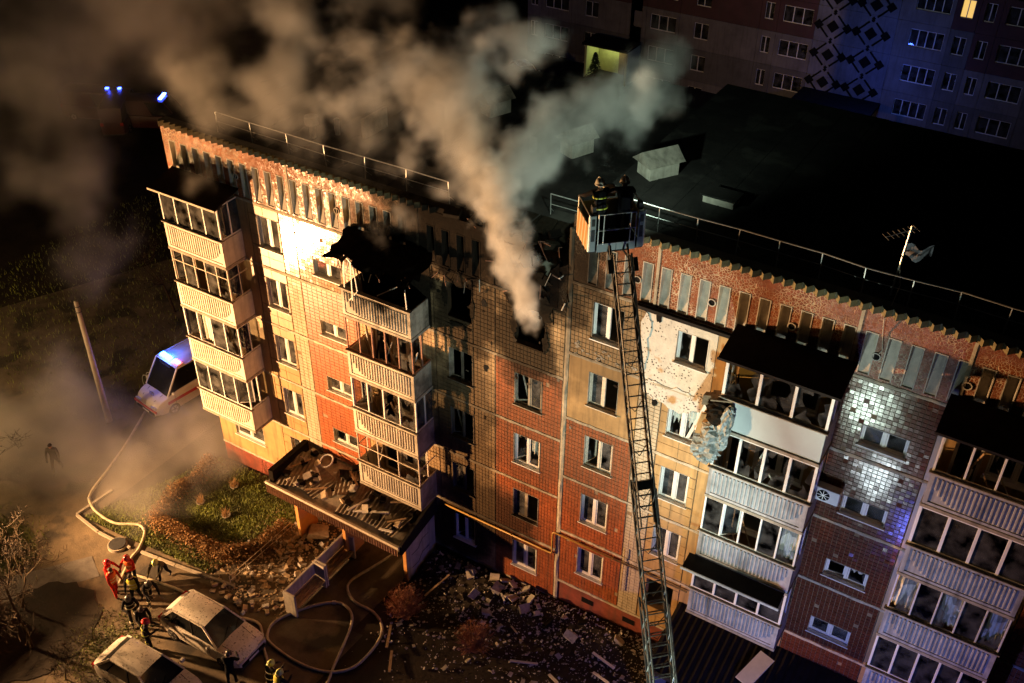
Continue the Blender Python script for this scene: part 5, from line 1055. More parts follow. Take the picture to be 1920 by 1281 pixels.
# ------------------------------------------------------------------ hoses
hose_m = M('canvas_hose', (.42, .36, .24), .8, .3, 5, .2, 60)
def smooth_path(pts, sub=6):
    P = [Vector(p) for p in pts]; out = []
    for i in range(len(P)-1):
        a, b, c, d = P[max(i-1, 0)], P[i], P[i+1], P[min(i+2, len(P)-1)]
        for k in range(sub):
            t = k/sub; out.append(.5*((2*b)+(c-a)*t+(2*a-5*b+4*c-d)*t*t+(3*b-a-3*c+d)*t**3))
    return out+[P[-1]]
def hose(label, xy, rad=.06): 
    P = smooth_path([(x, y, 0) for x, y in xy]); P = [(p.x, p.y, ground(p.x, p.y)+.02+rad*.9) for p in P]
    e = empty('fire_hose', P[0]); tag(e, label, 'hose'); rr = random.Random(len(P))
    MB().tube(P, [rad*(1+rr.uniform(-.12, .1)) for _ in P], 8).build('hose_line', hose_m, e, smooth=True)
    for t in (.3, .72): i = int(len(P)*t); MB().tube([P[i], P[i+1]], rad*1.35, 10).build('coupling', mt['metal'], e)
hose('pale fire hose snaking over the lawn towards the red rescuers', [(-22.5, 1.2), (-21.02, -1.78), (-20.29, -3.57), (-19.71, -5.11), (-19.2, -5.61), (-18.35, -5.88), (-17.27, -5.9), (-16.62, -5.57), (-16.22, -5.4), (-15.69, -5.58), (-15.14, -6.38), (-14.94, -7.07), (-14.3, -8.2)], .065)
hose('fire hose passing behind the parked white car', [(-14.3, -7.6), (-12.82, -7.35), (-11.71, -7.22), (-10.7, -7.25), (-9.03, -7.2), (-8.22, -6.93), (-7.56, -6.92), (-6.82, -7.57), (-5.94, -8.23), (-5.3, -9.0)])
hose('fire hose looping on dark ground before the benches', [(-5.13, -.77), (-5.56, -2.15), (-5.88, -3.19), (-5.7, -3.69), (-5.05, -4.05), (-4.04, -4.11), (-3.32, -4.48), (-2.99, -5.05), (-2.91, -5.89), (-3.06, -6.7), (-3.74, -7.3), (-5.0, -7.54), (-6.51, -7.39), (-7.02, -7.08), (-7.15, -6.37), (-6.48, -5.19), (-5.68, -4.47), (-4.97, -4.49), (-4.45, -4.97), (-4.05, -5.96), (-3.68, -7.06), (-3.44, -7.66), (-3.2, -8.6)])
# ------------------------------------------------------------------ kerbs, manhole, pots
def kerb_line(pts):
    P = [Vector((x, y, 0)) for x, y in pts]; ke = empty('kerb', (P[0].x, P[0].y, 0)); ke['kind'] = 'structure'
    for a, b in zip(P, P[1:]):
        n = max(1, int((b-a).length/.9))
        for i in range(n):
            p, q = a.lerp(b, (i+.02)/n), a.lerp(b, (i+.98)/n); p = Vector((p.x, p.y, ground(p.x, p.y)+.02)); q = Vector((q.x, q.y, ground(q.x, q.y)+.02)); MB().beam(p, q, .11, .2).build('kerbstone', mt['kerb'], ke)
kerb_line([(-19.0, -4.5), (-19.13, -6.45), (-17.44, -6.66), (-15.48, -6.58)]); kerb_line([(-14.9, -6.5), (-13, -6.3), (-11.58, -6.12), (-9.9, -5.9)])
mh = empty('manhole', (-16.1, -7.0, 0)); tag(mh, 'round raised manhole cover on the dirt beside the hose', 'manhole')
MB().tube([(-16.1, -6.75, 0), (-16.1, -6.75, .16)], .42, 24).build('ring', mt['kerb'], mh); MB().tube([(-16.1, -6.75, .16), (-16.1, -6.75, .2)], .36, 24).build('cover', mt['darkmetal'], mh)
grass_r = random.Random(8)
def flower_pot(x, y, label):
    e = empty('flower_pot', (x, y, ground(x, y))); tag(e, label, 'flower pot', 'flower pots in the garden bed'); z = ground(x, y)+.01
    n = 14; MB().loft([[(x+rr*math.cos(2*math.pi*j/n), y+rr*math.sin(2*math.pi*j/n), z+h) for j in range(n)] for rr, h in ((.13, 0), (.2, .13), (.21, .17), (.18, .17), (.13, .1))], True, True).build('pot', mt['kerb'], e)
    mb = MB()
    for i in range(40):
        a, q = grass_r.uniform(0, 6.28), grass_r.uniform(0, .18); p = Vector((x+q*math.cos(a), y+q*math.sin(a), z+.15)); t = p+Vector((grass_r.uniform(-.2, .2), grass_r.uniform(-.2, .2), grass_r.uniform(.2, .45))); s = Vector((.02, .01, 0)); mb.quad(p-s, p+s, t)
    mb.build('plant', mt['hedge'], e)
for x, y in ((-14.88, -2.97), (-14.29, -1.4), (-13.22, -3.02)): flower_pot(x, y, 'pale round pot with dry plant in the fenced bed')
# ------------------------------------------------------------------ rubble
for i in range(130):
    t = r.random(); y = -6.6+5.0*r.random()**1.1; x = r.gauss(-9.3-.12*(y+4), .95); x = min(max(x, -11.4), -7.3)
    s = r.uniform(.09, .2); z = ground(x, y)+.012
    o = inst('broken_brick', chunk_mesh(i % 6, r.choice(('brick', 'brick', 'brick2'))), (x, y, z+s*.28), None, (r.uniform(-.4, .4), r.uniform(-.4, .4), r.uniform(0, 6)), (s*1.7, s, s*.75)); tag(o, 'broken brick scattered on the path before the benches', 'brick', 'broken bricks on the entrance path')
o = inst('rubble_slab', chunk_mesh(2, 'plaster_chunk'), (-8.9, -1.75, .55), None, (.1, .1, .6), (1.0, .8, .25)); tag(o, 'large pale slab of rubble by the canopy pillar', 'rubble')
mb = MB()
for i in range(900):
    x = r.gauss(-9.2, 1.5); y = r.uniform(-6.3, -1.0); x = min(max(x, -11.6), -7.25); s = r.uniform(.015, .05); z = ground(x, y)+.015; q = Matrix.Rotation(r.uniform(0, 3), 3, 'Z'); mb.obox((x, y, z+s*.3), q @ Vector((s, 0, 0)), q @ Vector((0, s*.7, 0)), (0, 0, s*.5))
tag(mb.build('small_rubble', mt['brick'], None), 'fine rubble strewn over the entrance path', 'rubble', kind='stuff')
def debris_z(x, y): return ground(x, y)+.01+.45*math.exp(-((y+.6)/1.0)**2)*(1 if -3.6 < x < 6.9 else 0)
mb = MB(); n = 60
for i in range(n):
    for k in range(14):
        f = lambda a, b: (-3.7+10.7*a/n, -3.2+3.22*b/14, debris_z(min(max(-3.7+10.7*a/n, -3.59), 6.89), -3.2+3.22*b/14)+.05*math.sin(a*1.7+b*2.3)*math.sin(math.pi*b/14)-(.12 if a in (0, n) or b == 0 else 0))
        mb.quad(f(i, k), f(i+1, k), f(i+1, k+1), f(i, k+1))
o = mb.build('debris_bank', mt['soil'], None, smooth=True); o['kind'] = 'structure'
shard_m = M('pale_debris', (.38, .35, .3), .7, .5, 9); 
mb = MB()
for i in range(3000):
    x = r.uniform(-3.6, 7.1); y = -abs(r.gauss(0, 2.6))-.15
    if y < -7 or (x < -1 and r.random() < .35): continue
    s = r.choice((.008, .01, .012, .016, .03))*r.uniform(.7, 1.4); z = debris_z(x, y)+.05; q = Matrix.Rotation(r.uniform(0, 3), 3, Vector((r.random()-.5, r.random()-.5, r.random()+.3)).normalized()); mb.obox((x, y, z+s*.3), q @ Vector((s*1.6, 0, 0)), q @ Vector((0, s, 0)), q @ Vector((0, 0, s*.35)))
tag(mb.build('small_debris', shard_m, None), 'pale splinters and shards strewn over the dark soil', 'debris', kind='stuff')
for i in range(46):
    x = r.uniform(-2.8, 6.8); y = r.uniform(-5.2, -.4); s = r.uniform(.05, .2); o = inst('debris_slab', chunk_mesh(i % 6, r.choice(('plaster_chunk', 'brick2', 'concrete'))), (x, y, debris_z(x, y)+.08), None, (r.uniform(-.4, .4), r.uniform(-.4, .4), r.uniform(0, 6)), (s*1.5, s, s*.3)); tag(o, 'slab of pale plaster lying on the dark soil below the burnt flats', 'debris', 'plaster slabs below the burnt flats')
for i in range(34):
    x = r.gauss(.6, 2.2); x = min(max(x, -3.2), 6.3); y = -abs(r.gauss(.5, .8))-.25; s = r.uniform(.18, .42)
    o = inst('wall_fragment', chunk_mesh(i % 6, r.choice(('plaster_chunk', 'concrete', 'charred', 'brick2'))), (x, y, debris_z(x, y)+.1), None, (r.uniform(-.6, .6), r.uniform(-.6, .6), r.uniform(0, 6)), (s*1.4, s, s*.3)); tag(o, 'large wall fragment heaped against the plinth below the burnt flats', 'rubble', 'wall fragments against the plinth')
for i, (x0, y0, x1, y1, m) in enumerate(((4.6, -1.6, 6.3, -2.0, 'frame'), (5.0, -2.3, 6.6, -2.7, 'frame'), (2.0, -3.4, 3.2, -2.8, 'frame_steel'), (-2.7, -2.4, -1.9, -.9, 'wood'), (0.1, -1.0, .6, -1.5, 'frame'), (-3.0, -4.3, -2.2, -6.4, 'wood'), (-2.2, -5.3, -1.1, -6.6, 'wood'), (1.2, -2.0, 1.9, -2.4, 'frame_steel'), (3.6, -3.2, 4.4, -3.6, 'frame_steel'))):
    x1, y1 = x0+(x1-x0)*r.uniform(.45, .9), y0+(y1-y0)*r.uniform(.45, .9)
    o = MB().beam((x0, y0, debris_z(x0, y0)+.1), (x1, y1, debris_z(x1, y1)+.1+r.uniform(0, .15)), r.uniform(.05, .11), .04).build('fallen_batten', mt[m], None); tag(o, 'long batten fallen on the soil below the burnt flats', 'batten', 'battens on the dark soil')
# ------------------------------------------------------------------ vegetation
def grass(name, label, region, n, m, hmin, hmax):
    mb = MB(); rr = random.Random(n)
    for i in range(n):
        x, y = region(rr); z = ground(x, y)+.01; h = rr.uniform(hmin, hmax); a = rr.uniform(0, 6.28); s = Vector((.02*math.cos(a), .02*math.sin(a), 0)); mb.quad(Vector((x, y, z))-s, Vector((x, y, z))+s, (x+rr.uniform(-.1, .1), y+rr.uniform(-.1, .1), z+h))
    tag(mb.build(name, m, None), label, 'grass', kind='stuff')
bedf = bil((-18.8, -6.35), (-11.4, -5.9), (-9.85, -.15), (-16.4, -.15))
grass('grass', 'short green grass in the garden bed by the end wall', lambda q: bedf(q.random(), q.random()), 26000, mt['grass'], .05, .16)
grass('grass', 'rough grass verge beyond the misty road', lambda q: (q.uniform(-40, -22.5), q.uniform(-2, 26)), 9000, mt['grass'], .08, .3)
grass('grass', 'yellow lit grass of the verge beside the paved walkway', lambda q: (q.gauss(-20.6, .9), q.gauss(-9.6, .65)), 6000, mt['grass'], .06, .2)
grass('grass', 'sparse grass between the rescuers and the bare tree', lambda q: (q.gauss(-12.2, .8), q.gauss(-10.8, .9)), 2600, mt['grass'], .04, .12)
def hedge(label, pts, wdt, hgt, n, m, seed):
    rr = random.Random(seed); P = smooth_path([(x, y, 0) for x, y in pts], 8); e = empty('hedge', (P[0].x, P[0].y, ground(P[0].x, P[0].y))); tag(e, label, 'hedge')
    lv = MB(); tw = MB()
    for i in range(n):
        p = P[int(rr.random()*(len(P)-1))]; a, q = rr.uniform(0, 6.28), abs(rr.gauss(0, .5))*wdt; x, y = p.x+q*math.cos(a)+rr.uniform(-.15, .15), p.y+q*math.sin(a)+rr.uniform(-.15, .15); lump = .75+.35*math.sin(p.x*2.1)*math.sin(p.y*2.7+1)
        z = ground(x, y)+rr.random()**.6*hgt*lump*max(.25, 1-(q/wdt)**2*.7); s = rr.uniform(.02, .045); d1 = Vector((rr.gauss(0, 1), rr.gauss(0, 1), rr.gauss(0, 1))).normalized()*s; d2 = Vector((rr.gauss(0, 1), rr.gauss(0, 1), rr.gauss(0, 1))).normalized()*s; c = Vector((x, y, z)); lv.quad(c-d1, c-d2, c+d1, c+d2)
        if i % 22 == 0: tw.tube([(p.x+rr.uniform(-.2, .2), p.y+rr.uniform(-.2, .2), ground(p.x, p.y)), (x, y, z+.05)], .008, 3)
    lv.build('foliage', m, e, kind='stuff'); tw.build('stems', mt['twig'], e, kind='stuff')
hedge('low brown hedge running round the garden bed', [(-16.2, -1.0), (-16.1, -3.0), (-15.8, -4.75), (-14.2, -5.0), (-12.4, -5.0), (-11.2, -4.9), (-10.4, -4.0), (-10.4, -2.3)], .55, 1.0, 20000, mt['hedge'], 3)
def twig_bush(name, label, x, y, h, w_, n, m, seed):
    rr = random.Random(seed); e = empty(name, (x, y, ground(x, y))); tag(e, label, 'bush'); st = MB(); fine = MB(); z0 = debris_z(x, y) if x > -3.6 else ground(x, y)
    for i in range(n):
        a = rr.uniform(0, 6.28); sp = rr.random()**.6*w_; top = Vector((x+sp*math.cos(a), y+sp*math.sin(a), z0+h*(1-.5*(sp/w_)**2)*rr.uniform(.7, 1.05))); b = Vector((x+rr.uniform(-.12, .12), y+rr.uniform(-.12, .12), z0)); mid = b.lerp(top, .5)+Vector((rr.uniform(-.1, .1), rr.uniform(-.1, .1), .12)); st.tube([b, mid, top], [.014, .009, .004], 4, False)
        for k in range(16):
            p = mid.lerp(top, rr.uniform(0, 1.0)); d = Vector((rr.gauss(0, .5), rr.gauss(0, .5), rr.uniform(.1, 1))).normalized()*rr.uniform(.1, .28); s = d.cross(Vector((rr.random(), rr.random(), rr.random()))).normalized()*.007; fine.quad(p-s, p+s, p+d)
    st.build('stems', m, e, kind='stuff'); fine.build('twigs', m, e, kind='stuff')
mt['redtwig'] = M('russet_twig', (.22, .085, .035), .8, .4, 5)
twig_bush('bush', 'russet twiggy bush between the canopy wall and the hose loop', -2.75, -3.65, 1.7, .95, 170, mt['redtwig'], 1); twig_bush('bush', 'darker russet bush standing in the debris below the burnt flats', .55, -3.6, 1.5, .9, 130, mt['redtwig'], 2)
twig_bush('bush', 'thin bare shrub against the lit wall at the end bay', -12.6, -.75, 1.9, .9, 22, mt['twig'], 6)
def bare_tree(label, base, h, seed, spread=.55, levels=5, r0=.11, lean=(0, 0), m='twig'):
    rr = random.Random(seed); e = empty('bare_tree', base); tag(e, label, 'tree'); tk = MB(); cr_ = MB()
    def grow(p, d, ln, rad, lv):
        pts = [p]; q = p.copy(); dd_ = d.copy()
        for i in range(4):
            dd_ = (dd_+Vector((rr.gauss(0, .12), rr.gauss(0, .12), rr.gauss(.05, .06)))).normalized(); q = q+dd_*ln/4; pts.append(q.copy())
        rads = [max(.0055, rad*(1-.45*i/4)) for i in range(5)]; (tk if lv == 0 else cr_).tube(pts, rads, 6 if lv < 2 else 4, False)
        if lv < levels:
            for k in range(rr.choice((3, 4)) if lv < 3 else rr.choice((2, 3, 4))):
                t = rr.uniform(.35, 1); i = min(3, int(t*4)); s = pts[i].lerp(pts[i+1], t*4-i); ax = Vector((rr.gauss(0, 1), rr.gauss(0, 1), rr.gauss(0, .4))).normalized(); nd = (dd_*(1-spread)+ax*spread*rr.uniform(.8, 1.5)+Vector((0, 0, .12))).normalized(); grow(s, nd, ln*rr.uniform(.55, .8), rads[i]*.55, lv+1)
    grow(Vector(base), Vector((lean[0], lean[1], 1)).normalized(), h*.42, r0, 0)
    tk.build('trunk', mt[m], e, smooth=True); cr_.build('crown', mt[m], e, kind='stuff')
bare_tree('bare branching tree rooted in the painted shade patch', (-14.7, -12.3, ground(-14.7, -12.3)), 7.2, 5, .66, 6, .085, (.0, .25), 'twig')
bare_tree('slimmer bare tree leaning over the paved walkway', (-16.6, -11.2, ground(-16.6, -11.2)), 4.6, 9, .68, 5, .05, (.12, .12))
bare_tree('low bare sapling between the painted shade patch and the silver car', (-12.3, -12.6, ground(-12.3, -12.6)), 3.0, 31, .55, 5, .03, (.1, .1))
bare_tree('bare shrub like tree fading in the misty road edge', (-24.5, -7.2, 0), 3.4, 14, .65, 5, .05, (.1, .1))
bare_tree('bare tree behind the ambulance barrier', (-27.5, 7.5, 0), 5.5, 17, .6, 5, .09)
# low rail between the painted shade patch and the rubble
gr_ = empty('garden_rail', (-10.1, -4.2, .3)); tag(gr_, 'thin metal rail between the garden bed and the rubble', 'railing')
A, B = Vector((-10.15, -5.9, 0)), Vector((-10.05, -2.2, 0))
for i in range(5): q = A.lerp(B, i/4); z = ground(q.x, q.y); MB().tube([(q.x, q.y, z), (q.x, q.y, z+.55)], .022, 6).build('post', mt['frame_old'], gr_)
for h in (.53, .28): MB().tube([(A.x, A.y, ground(A.x, A.y)+h), (B.x, B.y, ground(B.x, B.y)+h)], .018, 6).build('rail', mt['frame_old'], gr_)

# ------------------------------------------------------------------ unseen fire truck, added to carry the warm floodlights and shade the ground below
ft = empty('added_fire_truck', (-21.05, -15, 0)); tag(ft, 'unseen red fire truck with a floodlight mast, added to shade the ground', 'truck')
rp = M('added_truck_red_paint', (.45, .02, .015), .35, .1, 2, coat=.4)
MB().box(-22.3, -19.8, -18.2, -13.9, .7, 3.1).build('added_truck_body', rp, ft, bevel=.06); MB().box(-22.3, -19.8, -13.85, -11.7, .7, 2.0).build('added_truck_cab_lower', rp, ft, bevel=.06); MB().hexa([(-22.25, -13.85, 2.0), (-19.85, -13.85, 2.0), (-19.85, -11.75, 2.0), (-22.25, -11.75, 2.0), (-22.15, -13.8, 3.1), (-19.95, -13.8, 3.1), (-19.95, -12.0, 3.1), (-22.15, -12.0, 3.1)]).build('added_truck_cab_glazing', carglass, ft); MB().box(-22.2, -19.85, -13.85, -11.75, 3.1, 3.18).build('added_truck_cab_roof', rp, ft)
for y in (-12.7, -16.6):
    for x in (-22.15, -19.95): mb = MB(); mb.tube([(x-.14, y, .5), (x+.14, y, .5)], .5, 20); mb.build('wheel', tyre_m, ft)
for k in range(3):
    y = -17.9+k*1.3; MB().box(-19.79, -19.77, y, y+1.15, .95, 2.8).build('added_truck_shutter', mt['metal'], ft)
MB().box(-22.3, -19.8, -18.2, -11.6, .45, .69).build('added_truck_chassis', mt['darkmetal'], ft)
MB().tube([(-22.05, -13.6, 3.1), (-22.05, -13.3, 4.1)], .06, 8).build('mast', mt['metal'], ft)
for x in (-22.45, -21.75): MB().box(x-.2, x+.2, -13.55, -13.3, 4.0, 4.35).build('added_truck_floodlight_head', mt['darkmetal'], ft)

sl = empty('added_lamp_post', (-31, -12.6, 0)); tag(sl, 'unseen lamp post added to hold the fill light for the mist', 'lamp')  # unseen post, added under the fill light for the mist
MB().tube([(-31, -12.6, -.1), (-31, -12.6, 7.2), (-31, -12.3, 7.5), (-31, -12.1, 7.5)], [.09, .06, .05, .05], 10).build('post', mt['metal'], sl); MB().box(-31.15, -30.85, -12.25, -11.75, 7.35, 7.5).build('added_lamp_head', mt['darkmetal'], sl)
# ------------------------------------------------------------------ the block across the yard
FY = 58.0; FZ = -1.6
far = empty('apartment_building', (-8, FY, FZ)); tag(far, 'dark neighbouring apartment block with blue lit lattice panel and loggias', 'building')
fc = {n: M('far_'+n, c, .85, .3, .6, .3, 6, False, .4) for n, c in (('grey', (.11, .105, .10)), ('brown', (.075, .032, .03)), ('pale', (.16, .15, .145)), ('lattice', (.14, .145, .17)))}
flr = lambda k: 1.40+2.82*k       # window head of storey k
def far_panel(x0, x1, k, holes, m):
    mb = MB(); holed(mb, x0+.01, x1-.01, flr(k)-2.3, flr(k)+.5, holes, FY, .25); mb.build('wall_panel', fc[m], far)
def far_window(x0, x1, z0, z1, n, m='frame', lit=None):
    mb = MB(); y = FY+.1; t = .07; mb.box(x0, x1, y, y+.08, z0, z0+t); mb.box(x0, x1, y, y+.08, z1-t, z1)
    for i in range(n+1): x = x0+(x1-x0)*i/n; mb.box(max(x0, x-t/2), min(x1, x+t/2), y, y+.08, z0+t, z1-t)
    o = mb.build('window', mt[m], far)
    for i in range(n): a, b = x0+(x1-x0)*i/n+t/2, x0+(x1-x0)*(i+1)/n-t/2; MB().box(a, b, y+.03, y+.04, z0+t, z1-t).build('pane', lit or mt['glass_dark'], o)
    return o
litm = M('lit_window', (.7, .5, .2), .6, .3, 1.5, emit=(1, .62, .15), estr=.9)
for base in (-34.0, -11.9-11.6, -11.9, -11.9+16.4):
    for k in range(-1, 4):
        top = flr(k); cb = 'brown' if k >= 2 else ('pale' if k % 2 else 'grey')
        def shift(a): return base+a
        # window bay, loggia bay, lattice, loggia bay, window bay
        W1 = (shift(.35), shift(1.1), top-1.4, top); far_panel(shift(0), shift(1.5), k, [W1], cb)
        W2 = (shift(1.9), shift(4.3), top-1.35, top); far_panel(shift(1.5), shift(4.6), k, [W2], cb); far_window(*W1, 2); far_window(*W2, 3)
        if base > -20:
            far_panel(shift(4.6), shift(10.8), k, [], 'lattice' if base < -5 else 'grey')
            W3 = (shift(11.9), shift(14.4), top-1.35, top); far_panel(shift(10.8), shift(14.7), k, [W3], 'pale'); far_window(*W3, 4)
            W4 = (shift(15.1), shift(16.0), top-1.4, top); far_panel(shift(14.7), shift(16.4), k, [W4], 'grey' if k != 3 else 'brown'); far_window(*W4, 2, lit=litm if (k == 3 and base < 0) else None)
        else: far_panel(shift(4.6), shift(11.6), k, [(shift(6), shift(7.3), top-1.4, top)], cb); far_window(shift(6), shift(7.3), top-1.4, top, 2)
MB().box(-34, 20.9, FY+.3, FY+12, FZ-1, flr(3)+.5).build('core', mt['interior_dark'], far)
# lattice ornaments: black squares on their corners, painting the shade of recesses
dm = MB(); dm.obox((0, 0, 0), (.26, 0, .26), (0, .02, 0), (-.26, 0, .26)); dme = dm.mesh('recess_shade_square', mt['black'])
dm = MB(); dm.obox((0, 0, 0), (.10, 0, .10), (0, .02, 0), (-.10, 0, .10)); dms = dm.mesh('recess_shade_square', mt['black'])
bm_ = MB(); bm_.obox((0, 0, 0), (.36, 0, .36), (0, .02, 0), (-.05, 0, .05)); bme = bm_.mesh('lattice_bar', mt['black']); bm2 = MB(); bm2.obox((0, 0, 0), (-.36, 0, .36), (0, .02, 0), (.05, 0, .05)); bme2 = bm2.mesh('lattice_bar', mt['black'])
for cx in (-5.9, -2.9):
    for cz_ in (1.45, 3.75, 6.05, 8.3):
        inst('recess_shade_square', dme, (cx, FY-.012, cz_), far)
        for dx, dz in ((-1.15, 0), (1.15, 0), (0, -1.0), (0, 1.0)): inst('recess_shade_square', dms if dx == 0 else dme, (cx+dx, FY-.012, cz_+dz*1.05), far, None, (.8, 1, .8))
        for s1, s2, mm in ((1, 1, bme2), (-1, -1, bme2), (1, -1, bme), (-1, 1, bme)): inst('lattice_bar', mm, (cx+s1*.62, FY-.012, cz_+s2*.55), far)
MB().box(-7.4, -1.0, FY-4.5, FY-.05, .5, .75).build('porch_roof', mt['canopy'], far)
for x in (-7.2, -4.2, -1.2): MB().box(x-.15, x+.15, FY-4.4, FY-4.1, FZ-.2, .49).build('porch_post', fc['pale'], far)
point('blue_beacon_lamp', (-.8, FY-5.5, 3.6), 420, (.05, .12, 1), .3); point('blue_beacon_lamp', (-36, FY-6, 2.6), 40, (.06, .12, 1), .3)
point('far_block_fill', (-2.0, FY-14, 9), 380, (.45, .68, 1), .3)  # added fill that brightens the far block
# lit porch on the far left
pc = empty('porch', (-24.4, FY-1.5, FZ)); tag(pc, 'small porch with glowing yellow green side wall and doorway', 'porch')
yg = M('porch_paint', (.55, .58, .28), .8, .1, 3)
MB().box(-26.6, -22.2, FY-3, FY-.3, 1.4, 1.6).build('roof', mt['canopy'], pc); MB().box(-26.4, -26.2, FY-2.8, FY-.3, FZ-.1, 1.39).build('side_wall', yg, pc); MB().box(-26.19, -22.4, FY-.45, FY-.3, FZ-.1, 1.39).build('back_wall', yg, pc); MB().box(-24.1, -22.9, FY-.52, FY-.46, FZ, .7).build('door', mt['wood'], pc); MB().box(-22.4, -22.2, FY-2.8, FY-.3, FZ-.1, 1.39).build('side_wall', yg, pc)
bulb = MB().sphere((-24.6, FY-1.4, 1.25), .1, 10, 6).build('lamp_globe', M('lamp_globe', (.9, .9, .7), .4, .05, 5, emit=(1, .95, .5), estr=6), pc)
point('porch_lamp', (-24.6, FY-1.4, 1.05), 60, (.95, 1, .45), .1)
# conifer in front of it
def conifer(label, x, y, h):
    rr = random.Random(2); e = empty('conifer', (x, y, ground(x, y))); tag(e, label, 'tree'); z = ground(x, y); MB().tube([(x, y, z), (x, y, z+h)], [.08, .02], 6).build('trunk', mt['twig'], e); mb = MB()
    for i in range(900):
        t = rr.random()**.8; a = rr.uniform(0, 6.28); q = (1-t)*h*.32*rr.uniform(.3, 1.1); c = Vector((x+q*math.cos(a), y+q*math.sin(a), z+.2+t*h)); d = Vector((math.cos(a), math.sin(a), -.3))*.2; s = Vector((-math.sin(a), math.cos(a), 0))*.08; mb.quad(c-s, c+s, c+d)
    mb.build('crown', M('conifer_needles', (.02, .03, .012), .8, .3, 3), e, kind='stuff')
conifer('small dark conifer in front of the glowing porch', -24.2, FY-5, 3.2)
fv = vehicle('parked_car', 'dark car with pale roof edge parked near the far porch', 'car', (-30.3, FY-6.5, ground(-30, FY-6)), -.6, 4.3, 1.75, HB_belt, 1.5, None, (-1.35, .25, -1.85, 1.05), .58, silver)
fe = empty('yard_railing', (-14, 47, FZ)); tag(fe, 'thin metal railing across the dark yard before the far block', 'railing')
for i in range(8): MB().tube([(-15+i*2, 47, FZ-.1), (-15+i*2, 47, FZ+1.1)], .035, 6).build('post', mt['metal'], fe)
for z in (FZ+1.05, FZ+.55): MB().tube([(-15, 47, z), (-1, 47, z)], .03, 6).build('rail', mt['metal'], fe)
# emergency vehicles whose blue lights show through the smoke on the left
dkp = M('dark_red_paint', (.05, .008, .008), .4, .1, 2)
for i, (x, y, rz) in enumerate(((-48.4, 25.5, .5), (-50.9, 24.4, 2.2), (-53.1, 24.3, .4))):
    e = vehicle('emergency_van', ('rescue van with a long blue light bar seen through smoke', 'rescue van with twin headlamps beyond the long blue light bar', 'rescue van with a single small beacon farthest along the smoky road')[i], 'van', (x, y, ground(x, y)), rz, 5.6, 2.0, VB, 2.4, None, (-2.7, 1.2, -2.8, 2.05), .85, dkp, None, .34, .33, True)
    q = MB().box(.8, 1.05, -.6 if i == 0 else -.15, .6 if i == 0 else .1, 2.46, 2.56).build('blue_beacon', M('far_blue_beacon', (.02, .04, .6), .2, .05, 9, emit=(.03, .07, 1), estr=60 if i == 0 else 30), None, bevel=.02); q.parent = e
    if i: 
        for s in (-1, 1): q = MB().sphere((2.75, s*.6, .8), .13, 8, 5).build('lit_headlamp', M('lit_headlamp', (.9, .9, .9), .3, .05, 9, emit=(1, .9, .75), estr=25), None); q.parent = e
# blue beacon glow of the ladder truck standing below the right section
point('truck_blue_lamp', (13.4, -7.6, 4.7), 1000, (.14, .18, 1), .25)
